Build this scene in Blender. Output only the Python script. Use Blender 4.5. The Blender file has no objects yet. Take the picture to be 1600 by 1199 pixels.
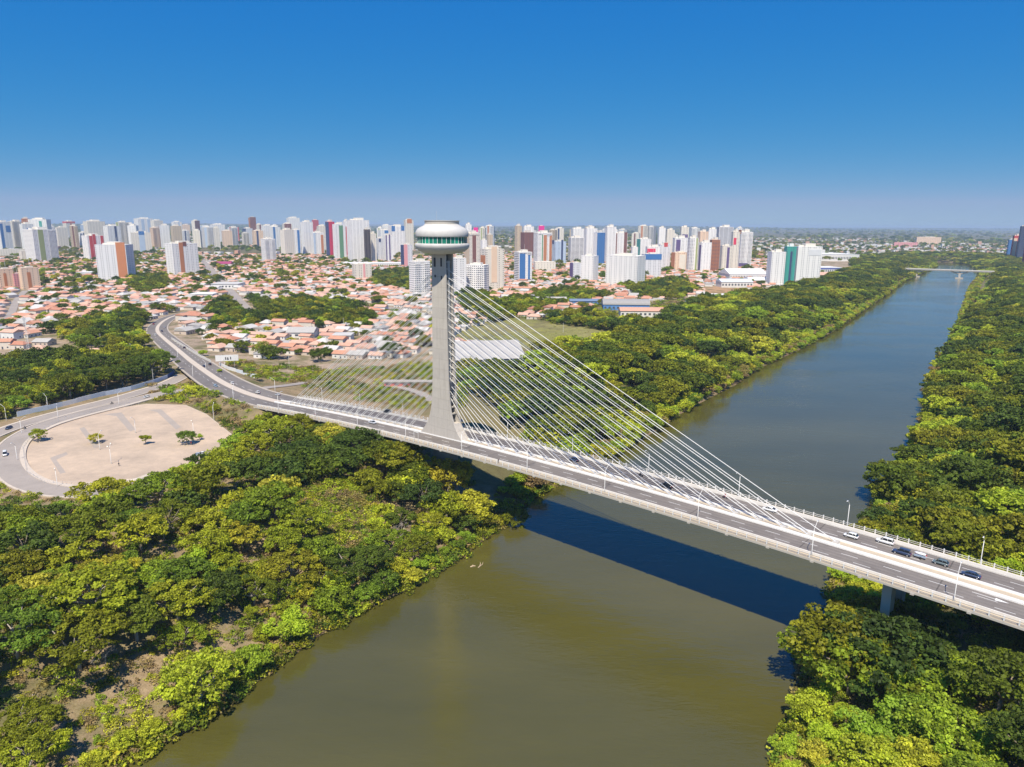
import bpy, math, random
import numpy as np
from mathutils import Vector, Matrix
R = math.radians
sc = bpy.context.scene
col = sc.collection
random.seed(7)
rng = np.random.default_rng(7)

# ------------------------------------------------------------------ camera, sky, sun, exposure
FPX, HY, ROLL, CAMZ = 1109.0, 352.0, R(.36), 117.0
PITCH = math.atan2(600 - HY, FPX)
cam = bpy.data.cameras.new('camera')
cam.sensor_width = 36
cam.lens = 36 * FPX / 1600
cam.clip_start, cam.clip_end = 1.0, 90000
camo = bpy.data.objects.new('camera', cam)
camo.matrix_world = Matrix.Translation((0, 0, CAMZ)) @ Matrix.Rotation(math.pi / 2 - PITCH, 4, 'X') @ Matrix.Rotation(ROLL, 4, 'Z')
col.objects.link(camo)
sc.camera = camo

SUN_EL, SUN_DIR = R(58), (.16, .987)        # the way shadows fall on the ground
w = bpy.data.worlds.new('World')
sc.world = w
w.use_nodes = True
wn = w.node_tree
bg = wn.nodes['Background']
sky = wn.nodes.new('ShaderNodeTexSky')
sky.sky_type = 'NISHITA'
sky.sun_disc = False
sky.sun_elevation = SUN_EL
sky.sun_rotation = math.pi + math.atan2(SUN_DIR[0], SUN_DIR[1])
sky.altitude = 100
sky.air_density = .6
sky.dust_density = 0.0
sky.ozone_density = 10.0
# the photograph's vivid colour grade, the same over the whole sky
def wmath(op, a, b_):
    n_ = wn.nodes.new('ShaderNodeMath'); n_.operation = op
    for s_, v_ in zip(n_.inputs, (a, b_)):
        if isinstance(v_, (int, float)): s_.default_value = v_
        else: wn.links.new(v_, s_)
    return n_.outputs[0]
sp = wn.nodes.new('ShaderNodeSeparateColor'); cb = wn.nodes.new('ShaderNodeCombineColor')
wn.links.new(sky.outputs[0], sp.inputs[0])
sky_g = wmath('MULTIPLY', wmath('POWER', sp.outputs[1], .56), 1.5)
sky_r = wmath('MINIMUM', wmath('MULTIPLY', wmath('POWER', sp.outputs[0], 1.7), .3), wmath('MULTIPLY', sky_g, .7))
sky_b = wmath('MULTIPLY', wmath('POWER', sp.outputs[2], .1), 5.1)
for i_, c_ in enumerate((sky_r, sky_g, sky_b)): wn.links.new(c_, cb.inputs[i_])
wn.links.new(cb.outputs[0], bg.inputs[0])
bg.inputs[1].default_value = .08
sun = bpy.data.lights.new('sun', 'SUN')
sun.energy = 5.0
sun.angle = R(.5)
sun.color = (1, .91, .76)
suno = bpy.data.objects.new('sun', sun)
ce = math.cos(SUN_EL)
suno.rotation_euler = Vector((SUN_DIR[0] * ce, SUN_DIR[1] * ce, -math.sin(SUN_EL))).to_track_quat('-Z', 'Y').to_euler()
suno.location = (0, -200, 400)
col.objects.link(suno)
sc.view_settings.view_transform = 'Standard'
sc.view_settings.look = 'None'
sc.view_settings.exposure = 0.35
sc.view_settings.gamma = 1
sc.render.engine = 'CYCLES'

# ------------------------------------------------------------------ helpers
def at(px, py, z=0.0):
    """the point at height z that the photograph shows at pixel (px, py)"""
    x, y = px - 800, py - 600
    cr, sr = math.cos(ROLL), math.sin(ROLL)
    x, y = cr * x + sr * y, -sr * x + cr * y
    c, s = math.cos(PITCH), math.sin(PITCH)
    Y = FPX * c - y * s
    Z = -(FPX * s + y * c)
    t = (z - CAMZ) / Z
    return Vector((x * t, Y * t, z))

def pix(X, Y, Z):
    c, s = math.cos(PITCH), math.sin(PITCH)
    Z = Z - CAMZ
    d = Y * c - Z * s
    v = -(Z * c + Y * s)
    x, y = FPX * X / d, FPX * v / d
    cr, sr = math.cos(ROLL), math.sin(ROLL)
    return 800 + cr * x - sr * y, 600 + sr * x + cr * y

def tag(o, label=None, cat=None, group=None, kind=None):
    if label: o['label'] = label
    if cat: o['category'] = cat
    if group: o['group'] = group
    if kind: o['kind'] = kind
    return o

def empty(name, loc=(0, 0, 0), rz=0.0, scale=1.0):
    o = bpy.data.objects.new(name, None)
    o.location = loc
    o.rotation_euler = (0, 0, rz)
    o.scale = (scale,) * 3
    o.empty_display_size = .3
    col.objects.link(o)
    return o

def inst(name, me, parent=None, loc=(0, 0, 0), rot=(0, 0, 0), scale=(1, 1, 1)):
    o = bpy.data.objects.new(name, me)
    o.location = loc
    o.rotation_euler = rot
    o.scale = scale
    if parent: o.parent = parent
    col.objects.link(o)
    return o

class MB:
    def __init__(s):
        s.v, s.f, s.m = [], [], []
    def add(s, vs, fs, m=0):
        n = len(s.v)
        s.v += [tuple(p) for p in vs]
        s.f += [tuple(i + n for i in f) for f in fs]
        s.m += [m] * len(fs)
        return s
    def box(s, c, d, rz=0.0, m=0, top=1.0):
        """centre of the base, dimensions, turn, and how much the top narrows"""
        x, y, z = c
        a, b, h = d[0] / 2, d[1] / 2, d[2]
        cs, sn = math.cos(rz), math.sin(rz)
        vs = []
        for zz, k in ((0, 1), (h, top)):
            for px, py in ((-a, -b), (a, -b), (a, b), (-a, b)):
                px, py = px * k, py * k
                vs.append((x + px * cs - py * sn, y + px * sn + py * cs, z + zz))
        return s.add(vs, [(3, 2, 1, 0), (4, 5, 6, 7), (0, 1, 5, 4), (1, 2, 6, 5), (2, 3, 7, 6), (3, 0, 4, 7)], m)
    def tube(s, pts, rad, n=6, m=0, cap=True):
        pts = [Vector(p) for p in pts]
        if not hasattr(rad, '__len__'): rad = [rad] * len(pts)
        vs, fs = [], []
        for i, p in enumerate(pts):
            d = (pts[min(i + 1, len(pts) - 1)] - pts[max(i - 1, 0)]).normalized()
            a = d.cross(Vector((0, 0, 1)) if abs(d.z) < .95 else Vector((1, 0, 0))).normalized()
            b = d.cross(a)
            for k in range(n):
                t = 2 * math.pi * k / n
                vs.append(p + (a * math.cos(t) + b * math.sin(t)) * rad[i])
        for i in range(len(pts) - 1):
            for k in range(n):
                fs.append((i * n + k, i * n + (k + 1) % n, (i + 1) * n + (k + 1) % n, (i + 1) * n + k))
        if cap:
            fs.append(tuple(range(n))[::-1])
            fs.append(tuple(range((len(pts) - 1) * n, len(pts) * n)))
        return s.add(vs, fs, m)
    def lathe(s, prof, n=48, m=0, c=(0, 0)):
        vs, fs = [], []
        for r, z in prof:
            for k in range(n):
                t = 2 * math.pi * k / n
                vs.append((c[0] + r * math.cos(t), c[1] + r * math.sin(t), z))
        for i in range(len(prof) - 1):
            for k in range(n):
                fs.append((i * n + k, i * n + (k + 1) % n, (i + 1) * n + (k + 1) % n, (i + 1) * n + k))
        return s.add(vs, fs, m)
    def prism(s, poly, z0, z1, m=0):
        n = len(poly)
        vs = [(p[0], p[1], z0) for p in poly] + [(p[0], p[1], z1) for p in poly]
        fs = [tuple(range(n))[::-1], tuple(range(n, 2 * n))] + [(i, (i + 1) % n, n + (i + 1) % n, n + i) for i in range(n)]
        return s.add(vs, fs, m)
    def mesh(s, name, mats, smooth=False):
        me = bpy.data.meshes.new(name)
        me.from_pydata(s.v, [], s.f)
        for mt in (mats if isinstance(mats, (list, tuple)) else [mats]): me.materials.append(mt)
        if len(me.materials) > 1: me.polygons.foreach_set('material_index', s.m)
        if smooth: me.polygons.foreach_set('use_smooth', [True] * len(me.polygons))
        me.update()
        return me
    def build(s, name, mats, parent=None, smooth=False, world=False):
        o = inst(name, s.mesh(name, mats, smooth), parent)
        if world and parent: o.location = -parent.location
        return o

def fast_mesh(name, v, nper, mat, attr=None):
    """v: (faces*nper, 3) array, nper corners to each face"""
    me = bpy.data.meshes.new(name)
    n = len(v)
    k = n // nper
    me.vertices.add(n)
    me.vertices.foreach_set('co', np.ascontiguousarray(v, dtype=np.float32).ravel())
    me.loops.add(n)
    me.loops.foreach_set('vertex_index', np.arange(n, dtype=np.int32))
    me.polygons.add(k)
    me.polygons.foreach_set('loop_start', np.arange(0, n, nper, dtype=np.int32))
    me.polygons.foreach_set('loop_total', np.full(k, nper, dtype=np.int32))
    me.materials.append(mat)
    if attr is not None:
        a = me.attributes.new('tint', 'FLOAT', 'FACE')
        a.data.foreach_set('value', np.ascontiguousarray(attr, dtype=np.float32))
    me.update(calc_edges=True)
    return me

# ------------------------------------------------------------------ materials
def new_mat(name):
    m = bpy.data.materials.new(name)
    m.use_nodes = True
    nt = m.node_tree
    return m, nt, nt.nodes['Principled BSDF'], nt.nodes, nt.links

_paints = {}
def paint(c, rough=.75, wear=.16, scale=.25, bump=0.0, name='paint', metal=0.0):
    key = (tuple(c), rough, wear, scale, bump, metal)
    if key in _paints: return _paints[key]
    m, nt, b, N, L = new_mat(name)
    b.inputs['Roughness'].default_value = rough
    b.inputs['Metallic'].default_value = metal
    tc = N.new('ShaderNodeTexCoord')
    no = N.new('ShaderNodeTexNoise')
    no.inputs['Scale'].default_value = scale
    no.inputs['Detail'].default_value = 6
    mx = N.new('ShaderNodeMix'); mx.data_type = 'RGBA'
    mx.inputs[6].default_value = tuple(x * (1 - wear) for x in c[:3]) + (1,)
    mx.inputs[7].default_value = tuple(min(1, x * (1 + wear * .6)) for x in c[:3]) + (1,)
    L.new(tc.outputs['Object'], no.inputs['Vector'])
    L.new(no.outputs[0], mx.inputs[0])
    L.new(mx.outputs[2], b.inputs['Base Color'])
    if bump:
        bp = N.new('ShaderNodeBump'); bp.inputs['Strength'].default_value = bump
        L.new(no.outputs[0], bp.inputs['Height']); L.new(bp.outputs[0], b.inputs['Normal'])
    _paints[key] = m
    return m

def leaf_material(name, stops, trans=.38):
    """leaf colour: the hue goes with the tree, how light it is with the clump's own tint"""
    m, nt, b, N, L = new_mat(name)
    b.inputs['Roughness'].default_value = .6
    b.inputs['Specular IOR Level'].default_value = .25
    at_ = N.new('ShaderNodeAttribute'); at_.attribute_name = 'tint'
    oi = N.new('ShaderNodeObjectInfo')
    cr = N.new('ShaderNodeValToRGB')
    e = cr.color_ramp.elements
    while len(e) < len(stops): e.new(.5)
    for i, (p, c) in enumerate(stops):
        e[i].position = p; e[i].color = tuple(c) + (1,)
    L.new(oi.outputs['Random'], cr.inputs[0])
    ml = N.new('ShaderNodeMath'); ml.operation = 'MULTIPLY_ADD'; ml.inputs[1].default_value = 1.15; ml.inputs[2].default_value = .45
    L.new(at_.outputs['Fac'], ml.inputs[0])
    mc = N.new('ShaderNodeVectorMath'); mc.operation = 'SCALE'
    L.new(cr.outputs[0], mc.inputs[0]); L.new(ml.outputs[0], mc.inputs['Scale'])
    L.new(mc.outputs[0], b.inputs['Base Color'])
    tr = N.new('ShaderNodeBsdfTranslucent')
    L.new(mc.outputs[0], tr.inputs[0])
    mx = N.new('ShaderNodeMixShader'); mx.inputs[0].default_value = trans
    L.new(b.outputs[0], mx.inputs[1]); L.new(tr.outputs[0], mx.inputs[2])
    L.new(mx.outputs[0], N['Material Output'].inputs[0])
    return m

M = {}
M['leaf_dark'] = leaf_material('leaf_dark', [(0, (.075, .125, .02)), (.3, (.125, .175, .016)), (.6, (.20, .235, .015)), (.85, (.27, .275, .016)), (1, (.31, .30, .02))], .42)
M['leaf_mid'] = leaf_material('leaf_mid', [(0, (.155, .245, .024)), (.3, (.25, .325, .02)), (.6, (.36, .39, .022)), (.85, (.43, .425, .026)), (1, (.45, .40, .034))], .42)
M['leaf_bright'] = leaf_material('leaf_bright', [(0, (.25, .37, .034)), (.3, (.35, .45, .03)), (.65, (.47, .52, .036)), (.9, (.53, .535, .046)), (1, (.54, .50, .055))], .42)
M['leaf_dry'] = leaf_material('leaf_dry', [(0, (.30, .22, .10)), (.5, (.36, .26, .11)), (1, (.34, .30, .07))])
M['leaf_yellow'] = leaf_material('leaf_yellow', [(0, (.55, .36, .03)), (1, (.6, .42, .05))])
M['bark'] = paint((.30, .25, .19), .9, .3, 2.0, name='bark')
M['bark_grey'] = paint((.42, .37, .32), .9, .25, 2.0, name='bark_grey')
M['concrete'] = paint((.50, .465, .41), .85, .2, .12, .1, 'concrete')
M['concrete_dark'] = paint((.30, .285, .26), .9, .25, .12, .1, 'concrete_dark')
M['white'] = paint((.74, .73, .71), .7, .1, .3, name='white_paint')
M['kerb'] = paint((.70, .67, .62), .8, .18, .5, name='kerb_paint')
M['tan_walk'] = paint((.50, .42, .31), .9, .2, .4, name='sidewalk')
M['steel'] = paint((.62, .62, .62), .45, .1, .5, name='galvanised', metal=.3)
M['cable'] = paint((.78, .77, .74), .5, .08, .5, name='cable_sheath')
M['dark'] = paint((.03, .03, .035), .6, .2, .5, name='dark')
M['rubber'] = paint((.02, .02, .02), .85, .2, 2, name='rubber')
M['glass'] = paint((.09, .10, .13), .25, .3, .2, name='window_glass')
M['roofs'] = [paint(c, .9, .3, .6, .2, 'clay_tile') for c in ((.55, .28, .18), (.60, .34, .24), (.48, .22, .14), (.62, .39, .29), (.55, .31, .23))]
M['fibre'] = [paint(c, .85, .2, .6, .1, 'sheet_roof') for c in ((.44, .42, .39), (.33, .32, .31), (.55, .53, .50))]
M['walls'] = [paint(c, .85, .2, .3, name='plaster') for c in ((.72, .70, .66), (.66, .60, .52), (.74, .68, .58), (.60, .50, .42), (.74, .73, .72))]
M['median'] = paint((.56, .48, .39), .85, .2, .5, name='median_paving')
M['paving'] = paint((.44, .38, .31), .9, .25, .4, name='paving')
M['soil'] = paint((.46, .32, .20), 1, .3, .15, name='soil')

def asphalt(name, c, worn, tracks=None):
    m, nt, b, N, L = new_mat(name)
    b.inputs['Roughness'].default_value = .9
    ge = N.new('ShaderNodeNewGeometry')
    def noise(sc_, det):
        n_ = N.new('ShaderNodeTexNoise'); n_.inputs['Scale'].default_value = sc_; n_.inputs['Detail'].default_value = det; n_.inputs['Roughness'].default_value = .62
        L.new(ge.outputs['Position'], n_.inputs[0]); return n_.outputs[0]
    def math_(op, a_, b_, c_=None):
        n_ = N.new('ShaderNodeMath'); n_.operation = op
        for s_, v_ in zip(n_.inputs, (a_, b_, c_)):
            if v_ is None: continue
            if isinstance(v_, (int, float)): s_.default_value = v_
            else: L.new(v_, s_)
        return n_.outputs[0]
    f = math_('MULTIPLY_ADD', noise(.05, 9), .9, math_('MULTIPLY_ADD', noise(.3, 5), .35, math_('MULTIPLY', noise(2.2, 3), .3)))
    cr = N.new('ShaderNodeValToRGB')
    cr.color_ramp.elements[0].position = .55; cr.color_ramp.elements[0].color = c + (1,)
    cr.color_ramp.elements[1].position = 1.0; cr.color_ramp.elements[1].color = worn + (1,)
    L.new(f, cr.inputs[0]); out = cr.outputs[0]
    if tracks:
        def dot(v):
            d_ = N.new('ShaderNodeVectorMath'); d_.operation = 'DOT_PRODUCT'; d_.inputs[1].default_value = v
            sb = N.new('ShaderNodeVectorMath'); sb.operation = 'SUBTRACT'; sb.inputs[1].default_value = tracks[2]
            L.new(ge.outputs['Position'], sb.inputs[0]); L.new(sb.outputs[0], d_.inputs[0]); return d_.outputs['Value']
        w_ = math_('SINE', math_('MULTIPLY', dot(tracks[1]), 3.55), 0)
        w_ = math_('MULTIPLY_ADD', w_, math_('MULTIPLY', noise(.08, 3), .16), .96)
        jt = math_('LESS_THAN', math_('PINGPONG', dot(tracks[0]), 16.6), .16)
        w_ = math_('MULTIPLY', w_, math_('SUBTRACT', 1.0, math_('MULTIPLY', jt, .45)))
        sc2 = N.new('ShaderNodeVectorMath'); sc2.operation = 'SCALE'
        L.new(out, sc2.inputs[0]); L.new(w_, sc2.inputs['Scale']); out = sc2.outputs[0]
    L.new(out, b.inputs['Base Color'])
    return m
M['asphalt'] = asphalt('asphalt', (.135, .12, .11), (.215, .19, .168))
M['asphalt_pale'] = asphalt('asphalt_pale', (.27, .235, .205), (.38, .33, .285))
M['lot'] = asphalt('lot_surface', (.36, .285, .215), (.60, .46, .33))
M['lot_patch'] = asphalt('lot_patch', (.33, .285, .24), (.42, .35, .29))
M['mark'] = paint((.78, .77, .74), .8, .2, .8, name='road_paint')

# ------------------------------------------------------------------ river, bridge line, roads
def P2(px, py, z=0.0):
    q = at(px, py, z); return (q.x, q.y)
shoreL = [(-190, -400), (-150, -60), (-122, 60), (-100, 105)] + [P2(*p) for p in ((190, 1199), (255, 1165), (335, 1120), (425, 1050), (505, 990), (600, 938), (655, 915), (705, 884), (750, 850), (785, 822), (800, 800), (840, 776), (905, 742), (960, 715), (1000, 690), (1060, 650), (1110, 622), (1150, 602), (1185, 577), (1250, 547), (1300, 520), (1345, 490), (1385, 462), (1412, 441), (1442, 428), (1464, 417), (1462, 410))]
shoreR = [(30, -400), (40, -60), (52, 60), (58, 115)] + [P2(*p) for p in ((1205, 1199), (1245, 1125), (1262, 1085), (1250, 1030), (1262, 1000), (1300, 960), (1305, 900), (1340, 850), (1378, 808), (1372, 785), (1392, 745), (1425, 695), (1447, 645), (1452, 600), (1468, 565), (1495, 518), (1507, 478), (1517, 450), (1533, 431), (1526, 423), (1514, 415), (1490, 411))]
RIV = np.array(shoreL + shoreR[::-1])

def poly_inside(x, y, P):
    x, y = np.asarray(x, float), np.asarray(y, float)
    r = np.zeros(x.shape, bool)
    n = len(P)
    for i in range(n):
        x0, y0 = P[i][0], P[i][1]; x1, y1 = P[(i + 1) % n][0], P[(i + 1) % n][1]
        c = ((y0 > y) != (y1 > y))
        with np.errstate(divide='ignore', invalid='ignore'):
            r ^= c & (x < (x1 - x0) * (y - y0) / (y1 - y0 + 1e-12) + x0)
    return r

def poly_dist(x, y, P, closed=True, zs=None):
    x, y = np.asarray(x, float), np.asarray(y, float)
    best = np.full(x.shape, 1e18); bz = np.zeros(x.shape)
    n = len(P)
    for i in range(n if closed else n - 1):
        j = (i + 1) % n
        ax, ay = P[i][0], P[i][1]; dx, dy = P[j][0] - ax, P[j][1] - ay
        t = np.clip(((x - ax) * dx + (y - ay) * dy) / (dx * dx + dy * dy + 1e-9), 0, 1)
        d = (x - ax - t * dx) ** 2 + (y - ay - t * dy) ** 2
        k = d < best
        best = np.where(k, d, best)
        if zs is not None: bz = np.where(k, zs[i] + (zs[j] - zs[i]) * t, bz)
    return (np.sqrt(best), bz) if zs is not None else np.sqrt(best)

def sstep(t):
    t = np.clip(t, 0, 1); return t * t * (3 - 2 * t)

TH = R(41.27)
BU = Vector((math.cos(TH), -math.sin(TH), 0))      # along the bridge, towards the right bank
BN = Vector((-math.sin(TH), -math.cos(TH), 0))     # across it, towards the camera
BO = Vector((-38.93, 297.72, 0))
def brz(S): return 29 + .0393 * S - .01500 / 88 * S * S
def br(S, t=0.0, dz=0.0):
    q = BO + BU * S + BN * t
    return Vector((q.x, q.y, brz(S) + dz))
def st(px, py, dz=0.0):
    z = 30
    for i in range(6):
        q = at(px, py, z + dz) - BO
        S, t = q.x * BU.x + q.y * BU.y, q.x * BN.x + q.y * BN.y
        z = brz(S)
    return S, t
BYAW = math.atan2(BU.y, BU.x)

def spline(P, n=6):
    P = [Vector(p) for p in P]
    out = []
    for i in range(len(P) - 1):
        a, b, c, d = P[max(i - 1, 0)], P[i], P[i + 1], P[min(i + 2, len(P) - 1)]
        for k in range(n):
            t = k / n
            out.append(.5 * ((2 * b) + (c - a) * t + (2 * a - 5 * b + 4 * c - d) * t * t + (3 * b - a - 3 * c + d) * t ** 3))
    out.append(P[-1])
    return out

avenue_land = [at(a, b, z) for a, b, z in ((300, 488, 16.4), (268, 496, 16.4), (250, 507, 16.6), (246, 518, 16.8), (257, 530, 17.2), (275, 545, 17.8), (295, 562, 18.6), (318, 579, 19.6), (349, 599, 20.6), (388, 616, 21.3))]
AV = spline(avenue_land + [br(-118)], 6)
AVB = AV + [br(S) for S in range(-110, 310, 8)]
UPPER = spline([at(a, b, 16.4) for a, b in ((290, 586), (262, 600), (225, 612), (180, 625), (120, 640), (60, 656), (0, 676), (-60, 704), (-140, 750))], 5)
LOOP = spline([at(a, b, 16.4) for a, b in ((330, 606), (285, 611), (235, 620), (180, 634), (120, 649), (68, 665), (28, 686), (12, 708), (14, 732), (34, 752), (72, 765), (125, 770), (190, 765), (250, 745))], 5)
RAMP = spline([at(a, b, z) for a, b, z in ((392, 611, 21.2), (418, 606, 20.4), (446, 603, 18.5), (480, 598, 16.5))], 5)
TRACK = spline([at(a, b, 14) for a, b in ((590, 606), (618, 607), (642, 611), (662, 619), (680, 632))], 5)
CITYAV = spline([at(a, b, 16.2) for a, b in ((296, 380), (304, 392), (313, 403), (325, 418), (345, 440), (366, 464), (392, 492))], 4)
DEEPAV = spline([at(a, b, 16.2) for a, b in ((700, 500), (620, 484), (560, 476), (480, 468), (380, 463))], 4)
STREET = spline([at(a, b, 16.2) for a, b in ((5, 505), (18, 490), (26, 470), (40, 455))], 4)
PATHS = [(AV, 13.0), (UPPER, 5.5), (LOOP, 5.5), (RAMP, 4.5), (TRACK, 4), (CITYAV, 9), (DEEPAV, 7), (STREET, 5)]
LOT = [P2(a, b, 16) for a, b in ((36, 703), (47, 686), (92, 660), (160, 642), (228, 632), (290, 634), (322, 648), (362, 680), (350, 700), (300, 730), (240, 752), (140, 760), (70, 757), (42, 740))]

def ground(x, y):
    x, y = np.asarray(x, float), np.asarray(y, float)
    d = poly_dist(x, y, RIV)
    d = np.where(poly_inside(x, y, RIV), -d, d)
    wob = np.sin(x * .09 + 1.3 * np.sin(y * .05)) * np.sin(y * .11 + x * .03)
    z = 1.3 * np.clip(d / 3.2, 0, 1) + 14.7 * sstep((d - 2 + wob * 3) / 66)
    z = z + wob * .5 * np.clip(d / 12, 0, 1)
    z = np.where(d < 0, np.maximum(-.3 + d * .25, -3), z)
    for P, hw in PATHS[:5]:
        dr, zr = poly_dist(x, y, [(p.x, p.y) for p in P], False, [p.z for p in P])
        z = z + (zr - .3 - z) * (1 - sstep((dr - hw - 1.5) / 13))
    k = poly_dist(x, y, LOT); k = np.where(poly_inside(x, y, LOT), 0, k)
    z = z + (15.75 - z) * (1 - sstep((k - 3) / 8))
    r = np.hypot(x, y)
    far = sstep((r - 9000) / 9000)
    z = z + far * (42 + 30 * np.sin(x / 2600 + 1.1) * np.sin(x / 5300) + 16 * np.sin(y / 3100 + x / 1900))
    return z
def gz(x, y): return float(ground(np.array([x]), np.array([y]))[0])

def zone_px(pts, z): return [P2(a, b, z) for a, b in pts]
FIELD = zone_px(((712, 520), (760, 503), (800, 496), (860, 503), (930, 512), (980, 522), (965, 541), (890, 547), (800, 543), (720, 536)), 16)
DIRT = zone_px(((1085, 449), (1130, 447), (1170, 452), (1160, 462), (1105, 463)), 16)
DIRT2 = zone_px(((1010, 505), (1030, 492), (1046, 495), (1034, 512), (1000, 525)), 16)
SITE = zone_px(((590, 590), (640, 575), (700, 568), (705, 610), (660, 640), (610, 625)), 15)

# ------------------------------------------------------------------ terrain
def lines(parts):
    out = [parts[0][0]]
    for a, b, s in parts:
        n = max(1, int(round((b - a) / s)))
        out += list(np.linspace(a, b, n + 1)[1:])
    return np.array(out)
gx = lines([(-40000, -12000, 4000), (-12000, -4000, 800), (-4000, -1400, 160), (-1400, -420, 24), (-420, 420, 4.5), (420, 1300, 11), (1300, 1800, 16), (1800, 4000, 150), (4000, 12000, 800), (12000, 40000, 4000)])
gy = lines([(-500, 60, 56), (60, 560, 4.5), (560, 1000, 8), (1000, 2500, 14), (2500, 5000, 120), (5000, 12000, 600), (12000, 48000, 2500)])
GX, GY = np.meshgrid(gx, gy)
GZ = ground(GX, GY)
nx, ny = len(gx), len(gy)
me = bpy.data.meshes.new('ground')
me.vertices.add(nx * ny)
me.vertices.foreach_set('co', np.stack([GX, GY, GZ], -1).astype(np.float32).ravel())
idx = np.arange(nx * ny).reshape(ny, nx)
q = np.stack([idx[:-1, :-1], idx[:-1, 1:], idx[1:, 1:], idx[1:, :-1]], -1).reshape(-1, 4).astype(np.int32)
me.loops.add(q.size); me.loops.foreach_set('vertex_index', q.ravel())
me.polygons.add(len(q))
me.polygons.foreach_set('loop_start', np.arange(0, q.size, 4, dtype=np.int32))
me.polygons.foreach_set('loop_total', np.full(len(q), 4, dtype=np.int32))
me.polygons.foreach_set('use_smooth', np.ones(len(q), dtype=bool))
cover = np.zeros((ny, nx, 4), np.float32); cover[..., 3] = 1
cover[..., :3] = (.33, .25, .15)                                   # dry soil and litter under the trees
dR = poly_dist(GX, GY, RIV)
onleft = GX < 90 + (GY - 300) * .62
city = onleft & (GY > 480) & (dR > 120)
cover[city, :3] = (.46, .36, .28)
cover[(np.hypot(GX, GY) > 2600), :3] = (.085, .10, .045)
cover[(~onleft), :3] = (.20, .17, .075)
cover[(~onleft) & (np.hypot(GX, GY) > 1900), :3] = (.08, .10, .045)
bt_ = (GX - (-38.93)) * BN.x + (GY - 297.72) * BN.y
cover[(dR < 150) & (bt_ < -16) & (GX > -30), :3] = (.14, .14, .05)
for P, c in ((FIELD, (.25, .27, .06)), (DIRT, (.55, .33, .18)), (DIRT2, (.52, .36, .22)), (SITE, (.48, .34, .2))):
    cover[poly_inside(GX, GY, P), :3] = c
kk = (~poly_inside(GX, GY, FIELD)) & (GY > 500) & (GY < 1000) & (GX > -60) & (dR < 330) & onleft & ~poly_inside(GX, GY, DIRT2)
cover[kk, :3] = (.20, .19, .07)
cover[(dR < 4.5), :3] = (.17, .12, .075)
cover[poly_inside(GX, GY, zone_px(((445, 790), (560, 770), (600, 805), (580, 860), (500, 870), (440, 845)), 8)), :3] = (.27, .20, .11)
ca = me.color_attributes.new('cover', 'FLOAT_COLOR', 'POINT')
ca.data.foreach_set('color', cover.ravel())
gm, nt, b, N, L = new_mat('ground')
b.inputs['Roughness'].default_value = 1
b.inputs['Specular IOR Level'].default_value = .1
va = N.new('ShaderNodeVertexColor'); va.layer_name = 'cover'
ge = N.new('ShaderNodeNewGeometry')
n1 = N.new('ShaderNodeTexNoise'); n1.inputs['Scale'].default_value = .045; n1.inputs['Detail'].default_value = 9; n1.inputs['Roughness'].default_value = .65
n2 = N.new('ShaderNodeTexNoise'); n2.inputs['Scale'].default_value = .35; n2.inputs['Detail'].default_value = 5
n3 = N.new('ShaderNodeTexNoise'); n3.inputs['Scale'].default_value = .006; n3.inputs['Detail'].default_value = 8
for n_ in (n1, n2, n3): L.new(ge.outputs['Position'], n_.inputs['Vector'])
def ramp(src, p0, p1, c0=(0, 0, 0), c1=(1, 1, 1)):
    r = N.new('ShaderNodeValToRGB')
    r.color_ramp.elements[0].position = p0; r.color_ramp.elements[0].color = tuple(c0) + (1,)
    r.color_ramp.elements[1].position = p1; r.color_ramp.elements[1].color = tuple(c1) + (1,)
    L.new(src, r.inputs[0]); return r.outputs[0]
def mixc(f, a, c, blend='MIX'):
    m_ = N.new('ShaderNodeMix'); m_.data_type = 'RGBA'; m_.blend_type = blend
    for s_, v_ in ((m_.inputs[0], f), (m_.inputs[6], a), (m_.inputs[7], c)):
        if isinstance(v_, (int, float)): s_.default_value = v_
        elif isinstance(v_, tuple): s_.default_value = v_ + (1,)
        else: L.new(v_, s_)
    return m_.outputs[2]
c1 = mixc(ramp(n1.outputs[0], .46, .62), va.outputs[0], (.13, .14, .045))
c2 = mixc(ramp(n2.outputs[0], .35, .75), c1, mixc(1.0, c1, (.62, .62, .6), 'MULTIPLY'))
n4 = N.new('ShaderNodeTexNoise'); n4.inputs['Scale'].default_value = 2.6; n4.inputs['Detail'].default_value = 6; n4.inputs['Roughness'].default_value = .75; L.new(ge.outputs['Position'], n4.inputs['Vector'])
c2 = mixc(ramp(n4.outputs[0], .42, .6), c2, mixc(1.0, c2, (.6, .58, .5), 'MULTIPLY'))
c3 = mixc(ramp(n3.outputs[0], .35, .7, (.25,) * 3, (.0,) * 3), c2, (.52, .38, .26))
L.new(c3, b.inputs['Base Color'])
bp = N.new('ShaderNodeBump'); bp.inputs['Strength'].default_value = .5; bp.inputs['Distance'].default_value = .6
L.new(n2.outputs[0], bp.inputs['Height']); L.new(bp.outputs[0], b.inputs['Normal'])
me.materials.append(gm)
me.update(calc_edges=True)
tag(inst('ground', me), kind='structure')

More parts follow.
